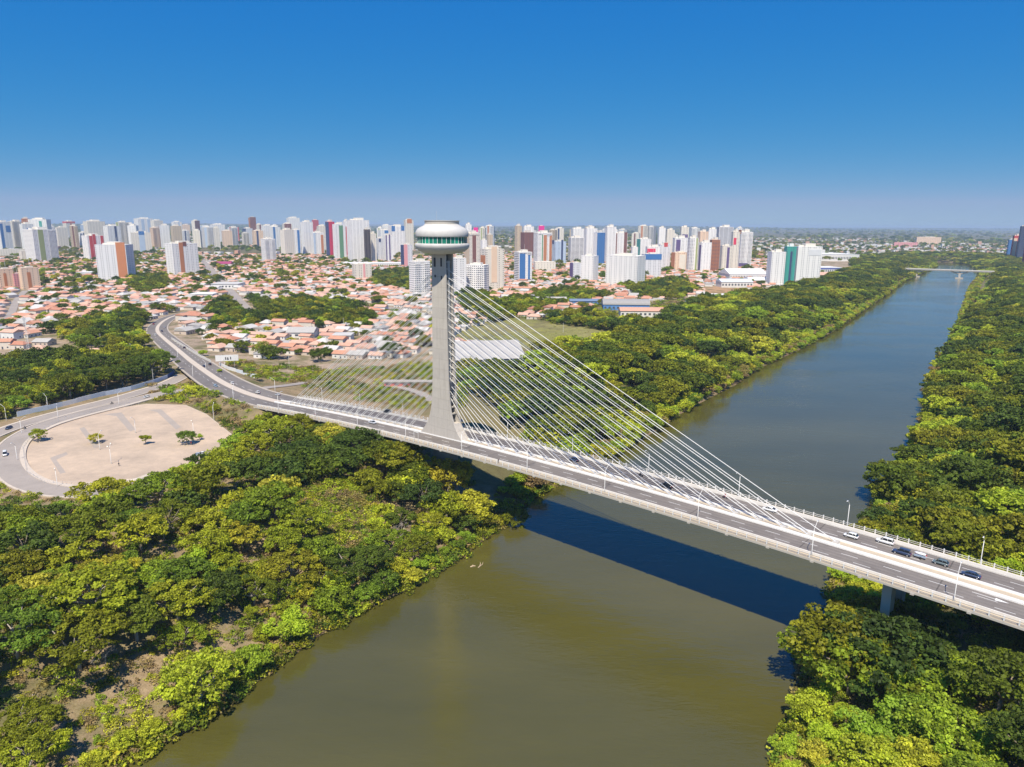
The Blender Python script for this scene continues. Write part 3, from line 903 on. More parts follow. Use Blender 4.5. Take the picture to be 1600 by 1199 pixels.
def trunk_mesh(kind, Rr, Hh, clumps, rg, mat):
    mb = MB()
    hb = Hh * {'umbrella': .38, 'round': .3, 'loose': .3, 'shrub': .15}[kind]
    r0 = .028 * Hh + .08
    lean = (rg.normal() * .5, rg.normal() * .5)
    top = Vector((lean[0], lean[1], hb))
    mb.tube([(0, 0, -.6), (lean[0] * .3, lean[1] * .3, hb * .5), top], [r0 * 1.35, r0, r0 * .85], 7)
    tg = sorted(clumps, key=lambda c: -c[2] + rg.uniform() * 3)[:7] if kind != 'umbrella' else [clumps[int(i)] for i in rg.integers(0, len(clumps), 9)]
    for c in tg:
        e = Vector(c[:3]) - Vector((0, 0, c[3] * .2))
        m1 = top.lerp(e, .5) + Vector((rg.normal() * .4, rg.normal() * .4, .3))
        mb.tube([top - Vector((0, 0, .2)), m1, e], [r0 * .6, r0 * .38, r0 * .12], 5)
    return mb.mesh('trunk', mat, True)

KIT = {}
def make_kit(key, kind, mat, sizes, per, leaf, up=.45, squash=.6):
    KIT[key] = []
    for i, (Rr, Hh) in enumerate(sizes):
        rg = np.random.default_rng(hash_(key) + i)
        cl = crown_clumps(kind, Rr, Hh, rg)
        v, t = leaves(cl, per, leaf, rg, up, squash)
        KIT[key].append((fast_mesh('crown', v, 4, M[mat], t), trunk_mesh(kind, Rr, Hh, cl, rg, M['bark_grey'] if i % 2 else M['bark']), Rr, Hh))
def hash_(s): return sum((i + 1) * ord(c) for i, c in enumerate(s))
make_kit('umbrella', 'umbrella', 'leaf_dark', ((8, 10.5), (9.5, 11.5), (7, 9.5), (11, 12.5)), 95, .62, .6, .5)
make_kit('umbrella_mid', 'umbrella', 'leaf_mid', ((7.5, 9.5), (9, 11), (6.5, 9)), 95, .62, .6, .5)
make_kit('round', 'round', 'leaf_bright', ((6, 8), (7.5, 9.5), (5, 7), (4.2, 6)), 80, .6)
make_kit('round_mid', 'round', 'leaf_mid', ((6, 8.5), (7, 10), (5, 7.5)), 80, .6)
make_kit('round_dark', 'round', 'leaf_dark', ((6, 9), (7, 10)), 80, .6)
make_kit('loose', 'loose', 'leaf_mid', ((6, 9), (5, 8), (7, 10)), 85, .55)
make_kit('loose_bright', 'loose', 'leaf_bright', ((5, 7), (6, 8)), 85, .55)
make_kit('shrub', 'shrub', 'leaf_mid', ((2.4, 2.6), (1.9, 2.1), (3.0, 3.0)), 55, .5)
make_kit('shrub_bright', 'shrub', 'leaf_bright', ((2.4, 2.6), (3.0, 3.2)), 55, .5)
make_kit('shrub_dry', 'shrub', 'leaf_dry', ((2.4, 2.4), (1.9, 2.0), (3.0, 2.6)), 45, .42)
make_kit('yellow', 'round', 'leaf_yellow', ((5, 7),), 60, .6)
# bare tree: twigs only
def bare_tree(seed):
    rg = np.random.default_rng(seed); mb = MB()
    def grow(p, d, l, r, n):
        e = p + d * l
        mb.tube([p, p.lerp(e, .5) + Vector(rg.normal(size=3)) * l * .05, e], [r, r * .8, r * .6], 5)
        if n == 0: return
        for i in range(4 if n > 1 else 5):
            nd = (d + Vector(rg.normal(size=3)) * .55 + Vector((0, 0, .1))).normalized()
            grow(e, nd, l * rg.uniform(.55, .8), r * .55, n - 1)
    grow(Vector((0, 0, -.4)), Vector((0, 0, 1)), 2.6, .22, 4)
    return mb.mesh('trunk', M['bark_grey'])
BARE = [bare_tree(3), bare_tree(5)]

REG = []              # things whose label is worked out from what stands near them
TREES = []            # every tree standing: x, y, radius (so that others keep off)
def plant(key, x, y, scale=1.0, name='tree', label='', cat='tree', group=None, sink=.2, i=None, zz=None):
    k = KIT[key][int(rng.integers(len(KIT[key]))) if i is None else i]
    e = empty(name, (x, y, (gz(x, y) if zz is None else zz) - sink), rng.uniform(0, 6.28), scale)
    tag(e, label, cat, group)
    if not label: REG.append((e, name, key, scale, (x, y, e.location.z + k[3] * scale * .6)))
    inst('trunk', k[1], e); inst('crown', k[0], e)
    TREES.append((x, y, k[2] * scale))
    return e

# ------------------------------------------------------------------ scatter helper
def frustum(x, y, m=40):
    """in view, or at most m metres outside it"""
    return (y > 60) & (np.abs(x) < y * .76 + 30 + m)
def poisson(P, spacing, n_try, extra=None, seed=1):
    """points in the polygon P (ground plan), no two nearer than spacing(x, y)"""
    rg = np.random.default_rng(seed)
    P = np.array(P)
    lo, hi = P.min(0), P.max(0)
    xy = rg.uniform(lo, hi, size=(n_try, 2))
    k = poly_inside(xy[:, 0], xy[:, 1], P) & frustum(xy[:, 0], xy[:, 1])
    xy = xy[k]
    if extra is not None: xy = xy[extra(xy[:, 0], xy[:, 1])]
    cell, grid, out = spacing, {}, []
    for x, y in xy:
        i, j = int(x // cell), int(y // cell)
        if all((x - a) ** 2 + (y - b_) ** 2 >= cell * cell for di in (-1, 0, 1) for dj in (-1, 0, 1) for a, b_ in grid.get((i + di, j + dj), ())):
            grid.setdefault((i, j), []).append((x, y)); out.append((x, y))
    return np.array(out) if out else np.zeros((0, 2))

def road_clear(x, y, m=2.0):
    ok = np.ones(np.shape(x), bool)
    for P, hw_ in PATHS:
        ok &= poly_dist(x, y, [(p.x, p.y) for p in P], False) > hw_ + m
    return ok
def bridge_st_xy(x, y):
    dx, dy = x - BO.x, y - BO.y
    return dx * BU.x + dy * BU.y, dx * BN.x + dy * BN.y
def deck_clear(x, y, m=17.0):
    S, t = bridge_st_xy(x, y)
    return (np.abs(t) > m) | (S < -122)
def land_d(x, y):
    return np.where(poly_inside(x, y, RIV), -1, 1) * poly_dist(x, y, RIV)
def lot_clear(x, y, m=3): return (~poly_inside(x, y, LOT)) & (poly_dist(x, y, LOT) > m)

# ------------------------------------------------------------------ trees near the camera
NEARL = zone_px(((0, 785), (120, 790), (235, 765), (300, 735), (375, 708), (420, 692), (480, 690), (640, 712), (760, 750), (830, 775), (800, 800), (785, 822), (750, 850), (705, 884), (655, 915), (505, 990), (425, 1050), (335, 1120), (190, 1199), (100, 1290), (-60, 1290), (-60, 800)), 8)
DRY = zone_px(((452, 792), (555, 776), (590, 806), (572, 855), (505, 862), (450, 838)), 8)
OPEN1 = zone_px(((285, 930), (330, 915), (385, 950), (385, 1030), (330, 1060), (290, 1000)), 6)
OPEN2 = zone_px(((30, 1085), (150, 1050), (250, 1030), (320, 1015), (330, 1040), (255, 1115), (150, 1150), (40, 1160)), 6)
WNL = 'in the wood between the car park and the near left shore'
heroes = [  # pixel of the foot, kit, scale, mesh, label
    (125, 1050, 'umbrella', 1.15, 3, 'wide dark green umbrella tree with a bare pale trunk near the bottom left'),
    (30, 1040, 'umbrella_mid', 1.2, 1, 'yellow-green spreading tree at the left edge above the open soil'),
    (215, 1005, 'umbrella', 1.05, 1, 'dark green layered tree beside the open soil slope'),
    (342, 955, 'umbrella', 1.0, 0, 'dark tree with forked pale trunk standing alone on the soil slope'),
    (312, 1098, 'round', 1.25, 1, 'big bright yellow-green round tree leaning over the near left shore'),
    (392, 1050, 'round', 1.0, 2, 'smaller bright round tree beside the big one at the near left shore'),
    (735, 815, 'round', 1.3, 1, 'big light green tree on the point just left of the bridge shadow'),
    (690, 850, 'round', 1.0, 2, 'light green tree on the shore below the pylon'),
    (640, 770, 'umbrella', 1.0, 0, 'olive umbrella tree just below the pylon foot'),
    (560, 720, 'umbrella', 1.05, 3, 'broad dark canopy right under the bridge deck left of the pylon'),
    (470, 735, 'umbrella', 1.0, 1, 'broad dark canopy beside the bridge abutment'),
    (400, 720, 'umbrella_mid', 1.0, 1, 'bright olive canopy between the abutment and the car park'),
    (615, 745, 'umbrella', 1.25, 1, 'tall dark tree in front of the pylon pier'),
    (700, 770, 'round_mid', 1.45, 1, 'tall green tree below the deck right of the pylon foot'),
    (655, 745, 'loose_bright', 1.35, 1, 'pale feathery tree reaching up to the deck at the pylon foot'),
    (520, 705, 'round', 1.35, 1, 'bright yellow-green tree top touching the deck edge left of the pylon'),
    (440, 700, 'umbrella_mid', 1.15, 1, 'olive canopy tight below the deck near the abutment'),
    (350, 745, 'round_mid', 1.2, 1, 'yellow-green dense tree below the right end of the car park'),
    (250, 800, 'umbrella_mid', 1.2, 1, 'broad bright olive tree below the middle of the car park'),
    (1440, 1020, 'umbrella', 1.2, 2, 'dark olive tree right of the bridge pier foot'),
    (1500, 1075, 'loose_bright', 1.2, 1, 'small light green tree in front of the dark gap under the bridge'),
    (165, 800, 'umbrella_mid', 1.2, 0, 'feathery olive tree with pale branches below the car park'),
    (455, 1000, 'loose_bright', 1.2, 1, 'light green leafy tree on the shore right of the soil slope'),
    (520, 960, 'round_mid', 1.0, 0, 'green bushy tree on the middle of the near left shore'),
    (600, 925, 'round_mid', 1.0, 2, 'dark green bush overhanging the near left shore below the dry scrub'),
    (300, 900, 'loose_bright', 1.2, 0, 'slim light green tree beside the bare grey trees'),
    (1300, 1070, 'round', 1.05, 1, 'pale yellow-green tree on the right shore at the edge of the bridge shadow'),
    (1395, 1030, 'umbrella', 1.3, 1, 'olive layered tree on the right bank below the bridge pier'),
    (1575, 1060, 'umbrella', 1.0, 0, 'dark layered tree at the right edge below the bridge'),
    (1450, 1110, 'round', 1.25, 1, 'wide bright green tree in the lower right corner wood'),
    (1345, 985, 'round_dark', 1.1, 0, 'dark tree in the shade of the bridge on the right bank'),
]
for px, py, key, s_, i_, lab in heroes:
    q = at(px, py, 6)
    for _ in range(4): q = at(px, py, max(.5, gz(q.x, q.y)))
    plant(key, q.x, q.y, s_, 'tree', lab, 'tree', None, .3, i_)
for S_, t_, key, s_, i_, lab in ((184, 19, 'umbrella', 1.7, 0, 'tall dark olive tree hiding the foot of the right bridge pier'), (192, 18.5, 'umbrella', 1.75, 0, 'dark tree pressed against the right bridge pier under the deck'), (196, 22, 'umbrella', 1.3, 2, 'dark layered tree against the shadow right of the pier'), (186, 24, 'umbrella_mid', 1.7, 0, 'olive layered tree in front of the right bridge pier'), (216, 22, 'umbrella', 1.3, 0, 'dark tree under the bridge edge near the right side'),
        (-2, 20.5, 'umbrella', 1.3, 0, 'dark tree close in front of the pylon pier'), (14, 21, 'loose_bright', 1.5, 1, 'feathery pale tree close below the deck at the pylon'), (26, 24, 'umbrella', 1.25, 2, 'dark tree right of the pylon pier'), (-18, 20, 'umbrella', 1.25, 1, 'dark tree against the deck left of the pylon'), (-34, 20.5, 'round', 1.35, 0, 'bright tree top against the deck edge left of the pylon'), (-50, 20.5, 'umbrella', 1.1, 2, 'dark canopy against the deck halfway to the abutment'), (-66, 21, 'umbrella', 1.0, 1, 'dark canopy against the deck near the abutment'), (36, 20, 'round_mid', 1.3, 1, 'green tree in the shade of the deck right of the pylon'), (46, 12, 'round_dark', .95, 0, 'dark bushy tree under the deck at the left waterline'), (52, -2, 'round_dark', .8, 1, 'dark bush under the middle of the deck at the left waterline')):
    q = br(S_, t_); plant(key, q.x, q.y, s_, 'tree', lab, 'tree', None, .3, i_)
def clear_of(pts, k=.72):
    out = []
    for x, y, r_ in pts:
        if all((x - a) ** 2 + (y - b_) ** 2 > (k * (r_ + c)) ** 2 for a, b_, c in TREES): out.append((x, y, r_))
    return out
def patch(x, y, k=1.0): return np.sin(x * .043 * k + 1.7 * np.sin(y * .021 * k)) * np.sin(y * .051 * k + 1.1 * np.sin(x * .033 * k))
def pick(x, y, d, side):
    u = rng.uniform(); w_ = float(patch(x, y))
    if side == 'L':
        if d < 11: return 'round' if u < .4 else ('round_mid' if u < .75 else 'loose_bright')
        if d < 45: return ('umbrella_mid' if u < .3 else 'loose' if u < .45 else 'round_mid' if u < .6 else 'umbrella' if u < .85 else 'loose_bright')
        if w_ > .1: return 'umbrella' if u < .55 else 'umbrella_mid' if u < .85 else 'loose'
        return 'umbrella_mid' if u < .45 else 'umbrella' if u < .65 else 'round_mid' if u < .8 else 'round'
    if d < 10: return 'round' if u < .6 else 'loose_bright'
    if w_ > .22: return 'umbrella' if u < .8 else 'umbrella_mid'
    return 'round' if u < .4 else 'loose_bright' if u < .6 else 'round_mid' if u < .75 else 'umbrella_mid'
KN = {'round': 'bright yellow-green rounded tree', 'round_mid': 'green rounded tree', 'round_dark': 'dark green rounded tree', 'umbrella': 'dark green spreading umbrella-shaped tree', 'umbrella_mid': 'olive green spreading umbrella-shaped tree', 'loose': 'open-crowned olive green tree', 'loose_bright': 'open-crowned light green tree', 'yellow': 'tree in golden yellow blossom'}
KR = {'round': 5.7, 'round_mid': 6, 'round_dark': 6.3, 'umbrella': 8.8, 'umbrella_mid': 7.6, 'loose': 6, 'loose_bright': 5.5}
ex = lambda x, y: road_clear(x, y, 2.5) & deck_clear(x, y, 19) & lot_clear(x, y, 8) & (land_d(x, y) > 1.2) & ~poly_inside(x, y, DRY) & ~poly_inside(x, y, OPEN1) & ~poly_inside(x, y, OPEN2)
cand = []
for x, y in poisson(NEARL, 5.6, 9000, ex, 11):
    d = float(land_d(np.array([x]), np.array([y]))[0]); cand.append((x, y, d, 'L'))
NEARR = [(52, 60), (58, 115)] + [tuple(p) for p in shoreR[4:15]] + [(330, 430), (330, 60)]
exR = lambda x, y: deck_clear(x, y, 19) & (land_d(x, y) > 1.5)
for x, y in poisson(NEARR, 5.4, 14000, exR, 12):
    d = float(land_d(np.array([x]), np.array([y]))[0]); cand.append((x, y, d, 'R'))
cand.sort(key=lambda c: c[0] ** 2 + c[1] ** 2)
nkeep, WOOD = 0, []
for x, y, d, side in cand:
    key = pick(x, y, d, side)
    s_ = rng.uniform(.85, 1.35)
    if d < 45 and side == 'L' and x > -75: s_ *= .78
    if d < 8: s_ *= .72
    elif d < 16 and side == 'R': s_ *= .75
    if d < 30 and y < 195 and side == 'L': s_ *= .6
    if side == 'L':                       # nothing tall in front of the car park and its loop road
        hk = KIT[key][0][3]
        def hides(k_):
            X_, Y_ = pix(x, y, gz(x, y) + hk * k_ + .5)
            return X_ < 365 and Y_ < np.interp(X_, [0, 130, 200, 300, 360], [786, 782, 752, 712, 694])
        if hides(s_): s_ *= .55
        if hides(s_): continue
    if not clear_of([(x, y, KR[key] * s_)], .56): continue
    if nkeep < 175:
        plant(key, x, y, s_)
        nkeep += 1
    else:
        WOOD.append((x, y, s_)); TREES.append((x, y, KR[key] * s_))
# shrubs one can tell apart
nsh = 0
exs = lambda x, y: road_clear(x, y, 1.5) & lot_clear(x, y, 2) & (land_d(x, y) > .8) & deck_clear(x, y, 14)
for P, sp, keys, lab, mx_ in ((DRY, 2.7, ('shrub_dry', 'shrub_dry', 'shrub', 'shrub_bright'), 'low shrub in the dry scrub patch above the near left shore', 110),
                         (OPEN2, 5.0, ('shrub_bright', 'shrub', 'shrub_dry'), 'low shrub on the open tan soil near the bottom left', 40),
                         (OPEN1, 5.5, ('shrub_bright', 'shrub'), 'low shrub on the tan soil slope above the near left shore', 14)):
    n_ = 0
    for x, y in poisson(P, sp, 2500, exs, 21):
        if n_ >= mx_: break
        key = keys[int(rng.integers(len(keys)))]
        plant(key, x, y, rng.uniform(.6, 1.25), 'shrub', '', 'shrub', None, .15); n_ += 1
for px, py, i_, lab in ((262, 880, 0, 'bare grey leafless tree behind the soil slope on the left'), (285, 940, 1, 'bare grey leafless tree leaning beside the soil slope'), (165, 1030, 1, 'small bare grey tree under the umbrella tree at bottom left'), (625, 830, 0, 'bare grey brushy tree beside the dry scrub patch'), (1592, 1150, 1, 'bare brown branching tree at the lower right edge')):
    q = at(px, py, 8); e = empty('bare_tree', (q.x, q.y, gz(q.x, q.y) - .2), rng.uniform(0, 6))
    tag(e, lab, 'tree'); inst('trunk', BARE[i_], e)

# small trees in the car park
for px, py, s_, key, lab in ((60, 690, .62, 'round_mid', 'small tree in a fenced bed at the left end of the car park'), (150, 693, .5, 'round', 'yellowish small tree standing on the car park beside a lamp post'), (228, 695, .62, 'loose', 'small spreading tree in the middle of the car park'), (292, 695, .68, 'round_mid', 'rounded small tree near the right end of the car park'), (312, 688, .4, 'loose_bright', 'slim small tree at the right end of the car park')):
    q = at(px, py, 16)
    KIT.setdefault('lot_' + key, [(KIT[key][0][0], KIT[key][0][1], 6, 8)])
    e = empty('tree', (q.x, q.y, 16.0), rng.uniform(0, 6), s_ * .85)
    tag(e, lab, 'tree'); kt = KIT[key][1 if len(KIT[key]) > 1 else 0]
    tk = MB().tube([(0, 0, -.3), (.1, 0, 2.5), (0, .1, 5)], [.35, .28, .2], 7).mesh('trunk', M['bark'])
    inst('trunk', tk, e); inst('crown', kt[0], e, (0, 0, 1.2))

# ------------------------------------------------------------------ woods too far or too thick to count
def lod(kind, mat, Rr, Hh, per, leaf, seed, cr_=1.0):
    rg = np.random.default_rng(seed)
    cl = crown_clumps(kind, Rr, Hh, rg)
    v, t = leaves(cl, per, leaf, rg, .5, .6)
    return bpy.data.objects.new('crown_clump', fast_mesh('crown_clump', v, 4, M[mat], t))
def kit_collection(name, objs):
    c = bpy.data.collections.new(name)
    for o in objs: c.objects.link(o)
    return c
C_FOREST = kit_collection('forest_kit', [lod('umbrella', 'leaf_dark', 8, 10.5, 42, .95, 31), lod('umbrella', 'leaf_bright', 7, 9.5, 42, .95, 32), lod('umbrella', 'leaf_dark', 9, 11, 42, .95, 33), lod('round', 'leaf_dark', 6, 9, 36, .9, 34), lod('round', 'leaf_bright', 5.5, 8, 36, .9, 35), lod('umbrella', 'leaf_dark', 7, 10, 42, .95, 36), lod('loose', 'leaf_mid', 6, 9, 40, .85, 37), lod('round', 'leaf_bright', 5, 6.5, 36, .9, 38)])
C_SHORE = kit_collection('shore_kit', [lod('round', 'leaf_bright', 5.5, 7.5, 36, .85, 41), lod('round', 'leaf_bright', 4.5, 6, 36, .85, 42), lod('round', 'leaf_mid', 5.5, 7.5, 36, .85, 43), lod('loose', 'leaf_bright', 5, 7, 40, .8, 44), lod('round', 'leaf_mid', 5, 7, 36, .85, 45), lod('loose', 'leaf_dry', 5, 7, 40, .8, 46)])
C_SCRUB = kit_collection('scrub_kit', [lod('shrub', 'leaf_mid', 2.4, 2.4, 40, .55, 51), lod('shrub', 'leaf_bright', 2.0, 2.0, 40, .55, 52), lod('shrub', 'leaf_dry', 2.2, 2.0, 36, .5, 53), lod('shrub', 'leaf_dark', 2.6, 2.6, 40, .55, 54)])
def scatter(name, pts, coll, label, cat, pickf=None):
    """pts: x, y, scale"""
    pts = np.array(pts)
    me = bpy.data.meshes.new(name)
    n = len(pts)
    z = ground(pts[:, 0], pts[:, 1]) - .3
    me.vertices.add(n)
    me.vertices.foreach_set('co', np.stack([pts[:, 0], pts[:, 1], z], 1).astype(np.float32).ravel())
    for nm, tp, vals in (('scl', 'FLOAT', pts[:, 2].astype(np.float32)), ('yaw', 'FLOAT', rng.uniform(0, 6.28, n).astype(np.float32)), ('pick', 'INT', (rng.integers(0, len(coll.objects), n) if pickf is None else pickf(pts[:, 0], pts[:, 1])).astype(np.int32))):
        a = me.attributes.new(nm, tp, 'POINT'); a.data.foreach_set('value', vals)
    o = inst(name, me)
    ng = bpy.data.node_groups.new(name, 'GeometryNodeTree')
    ng.interface.new_socket('Geometry', in_out='INPUT', socket_type='NodeSocketGeometry')
    ng.interface.new_socket('Geometry', in_out='OUTPUT', socket_type='NodeSocketGeometry')
    N, L = ng.nodes, ng.links
    gi, go = N.new('NodeGroupInput'), N.new('NodeGroupOutput')
    ip = N.new('GeometryNodeInstanceOnPoints'); ci = N.new('GeometryNodeCollectionInfo')
    ci.inputs[0].default_value = coll; ci.inputs['Separate Children'].default_value = True; ci.inputs['Reset Children'].default_value = True
    def attr(nm, tp):
        a = N.new('GeometryNodeInputNamedAttribute'); a.data_type = tp; a.inputs[0].default_value = nm; return a.outputs[0]
    cx = N.new('ShaderNodeCombineXYZ'); L.new(attr('yaw', 'FLOAT'), cx.inputs[2])
    L.new(gi.outputs[0], ip.inputs['Points']); L.new(ci.outputs[0], ip.inputs['Instance'])
    ip.inputs['Pick Instance'].default_value = True
    L.new(attr('pick', 'INT'), ip.inputs['Instance Index']); L.new(cx.outputs[0], ip.inputs['Rotation']); L.new(attr('scl', 'FLOAT'), ip.inputs['Scale'])
    L.new(ip.outputs[0], go.inputs[0])
    o.modifiers.new('scatter', 'NODES').node_group = ng
    return tag(o, label, cat, kind='stuff')

def zs(P, sp, n, f, seed, lo=.7, hi=1.15):
    q = poisson(P, sp, n, f, seed)
    return [(x, y, s_) for (x, y), s_ in zip(q, rng.uniform(lo, hi, len(q)))]
SHEDZ = zone_px(((692, 590), (832, 586), (850, 545), (700, 536)), 16)
clr = lambda x, y: ~poly_inside(x, y, SHEDZ) & road_clear(x, y, 4) & deck_clear(x, y, 22) & lot_clear(x, y, 4) & (land_d(x, y) > 3) & ~poly_inside(x, y, FIELD) & ~poly_inside(x, y, DIRT) & ~poly_inside(x, y, DIRT2)
inland = lambda lo, hi: (lambda x, y: clr(x, y) & (land_d(x, y) > lo) & (land_d(x, y) < hi))
shore_f = lambda x, y: (land_d(x, y) > .5) & (land_d(x, y) < 11) & deck_clear(x, y, 20)
LB = zone_px(((738, 640), (720, 610), (770, 592), (850, 566), (905, 546), (960, 542), (1010, 524), (1050, 505), (1100, 484), (1200, 470), (1290, 447), (1330, 430), (1380, 420), (1410, 436), (1385, 462), (1345, 490), (1300, 520), (1250, 547), (1185, 577), (1110, 622), (1000, 690), (955, 720), (905, 740)), 8)
RB = [tuple(p) for p in shoreR[12:20]] + [(1360, 1760), (1700, 1900), (1400, 1500), (700, 800), (420, 480)]
wood = zs(LB, 7.0, 40000, inland(9, 400), 61, .8, 1.55) + WOOD
farR = lambda x, y: (land_d(x, y) > 6) & deck_clear(x, y, 22) & ((x * x + y * y) > 0)
wood += zs([tuple(p) for p in shoreR[12:19]] + [(1190, 1750), (1520, 1900), (1250, 1500), (800, 900), (560, 600), (335, 400), (335, 250)], 7.2, 90000, farR, 62, .8, 1.55)
up_ = zone_px(((1330, 428), (1410, 436), (1440, 426), (1463, 416), (1462, 409), (1400, 404), (1330, 408)), 6)
wood += zs(up_, 11, 9000, clr, 63, .9, 1.4)
dn_ = zone_px(((1535, 430), (1528, 422), (1514, 414), (1490, 410), (1400, 408), (1400, 402), (1500, 402), (1570, 406), (1600, 415), (1700, 440)), 6)
wood += zs(dn_, 11, 16000, lambda x, y: land_d(x, y) > 3, 64, .9, 1.4)
def wood_pick(x, y):
    w_ = patch(x, y) + rng.normal(size=len(x)) * .14 - np.where(x > y * .55, .22, .0)
    dk, br_ = np.array([0, 2, 3, 5]), np.array([1, 4, 6, 7])
    return np.where(w_ > -.12, dk[rng.integers(0, 4, len(x))], br_[rng.integers(0, 4, len(x))])
scatter('riverside_woodland', wood, C_FOREST, 'dense dark green wood along both banks of the river beyond the bridge', 'woodland', wood_pick)
belt = []
for SH, sg, i0_ in ((shoreL, 1, 14), (shoreR, -1, 10)):
    for i_ in range(i0_, len(SH) - 1):
        a_, b_ = Vector(SH[i_]), Vector(SH[i_ + 1]); L_ = (b_ - a_).length
        nn = Vector((-(b_ - a_).y, (b_ - a_).x)).normalized() * sg
        for k in range(max(1, int(L_ / 2.3))):
            p = a_.lerp(b_, rng.uniform()) + nn * (rng.uniform() ** 1.3 * 12 + .4)
            if deck_clear(p.x, p.y, 19) and bridge_st_xy(p.x, p.y)[1] < 0: belt.append((p.x, p.y, rng.uniform(.5, 1.05)))
scatter('shore_trees', belt, C_SHORE, 'belt of light green trees hanging over the water along both shores beyond the bridge', 'trees')
und = zs(NEARL, 2.5, 30000, lambda x, y: road_clear(x, y, 1) & lot_clear(x, y, 1.5) & (land_d(x, y) > .6) & deck_clear(x, y, 10) & ((~poly_inside(x, y, OPEN1) & ~poly_inside(x, y, OPEN2)) | (np.sin(x * 3.1) * np.sin(y * 2.7) > .55)) & (np.sin(x * .21 + 1) * np.sin(y * .17 + x * .06) < .42), 71, .45, 1.05)
for SH, i0_, i1_, sg in ((shoreL, 2, 16, 1), (shoreR, 2, 13, -1)):
    for i_ in range(i0_, i1_):
        a_, b_ = Vector(SH[i_]), Vector(SH[i_ + 1]); nn = Vector((-(b_ - a_).y, (b_ - a_).x)).normalized() * sg
        for k in range(int((b_ - a_).length / .6)):
            p = a_.lerp(b_, rng.uniform()) + nn * rng.uniform(.2, 4.5); und.append((p.x, p.y, rng.uniform(.5, 1.5)))
und += zs(DRY, 1.9, 9000, None, 73, .5, 1.0) + zs(OPEN1, 1.5, 5000, None, 74, .1, .32) + zs(OPEN2, 1.5, 9000, None, 75, .1, .32)
und += zs(NEARR, 2.7, 40000, lambda x, y: (land_d(x, y) > .6) & deck_clear(x, y, 8), 72, .6, 1.3)
scatter('undergrowth', und, C_SCRUB, 'low tangled undergrowth between the trees on both near banks', 'undergrowth')

# ------------------------------------------------------------------ the city: towers
COL = {'w': (.82, .81, .79), 'c': (.74, .69, .60), 'g': (.60, .60, .60), 'lg': (.68, .69, .71), 't': (.58, .47, .34), 'br': (.20, .085, .07), 'r': (.55, .07, .07), 'cr': (.68, .04, .10), 'o': (.50, .20, .09), 'p': (.78, .58, .42), 'pk': (.75, .35, .36), 'n': (.05, .07, .16), 'b': (.05, .17, .42), 'lb': (.45, .55, .68), 'gr': (.14, .30, .17), 'ol': (.33, .38, .16), 'te': (.05, .33, .28), 'm': (.78, .02, .28), 'pu': (.13, .09, .22), 'dk': (.10, .075, .07), 'y': (.80, .55, .18)}
WCOL = {k: paint(v, .8, .1, .12, name='facade') for k, v in COL.items()}
BUILT = []
def face_frame(a, b_, f):
    """origin, along, outwards and length of face f of an a x b_ plan: f front, r right, k back, l left"""
    return {'f': (Vector((-a / 2, -b_ / 2, 0)), Vector((1, 0, 0)), Vector((0, -1, 0)), a), 'r': (Vector((a / 2, -b_ / 2, 0)), Vector((0, 1, 0)), Vector((1, 0, 0)), b_),
            'k': (Vector((a / 2, b_ / 2, 0)), Vector((-1, 0, 0)), Vector((0, 1, 0)), a), 'l': (Vector((-a / 2, b_ / 2, 0)), Vector((0, -1, 0)), Vector((-1, 0, 0)), b_)}[f]
def slab(mb, fr_, u0, u1, z0, z1, out, inn=0.02):
    o, al, ou, Ln = fr_
    p = [o + al * (Ln * u0) - ou * inn, o + al * (Ln * u1) - ou * inn, o + al * (Ln * u1) + ou * out, o + al * (Ln * u0) + ou * out]
    vs = [(q.x, q.y, z0) for q in p] + [(q.x, q.y, z1) for q in p]
    return mb.add(vs, [(0, 1, 2, 3), (7, 6, 5, 4), (1, 0, 4, 5), (2, 1, 5, 6), (3, 2, 6, 7), (0, 3, 7, 4)])
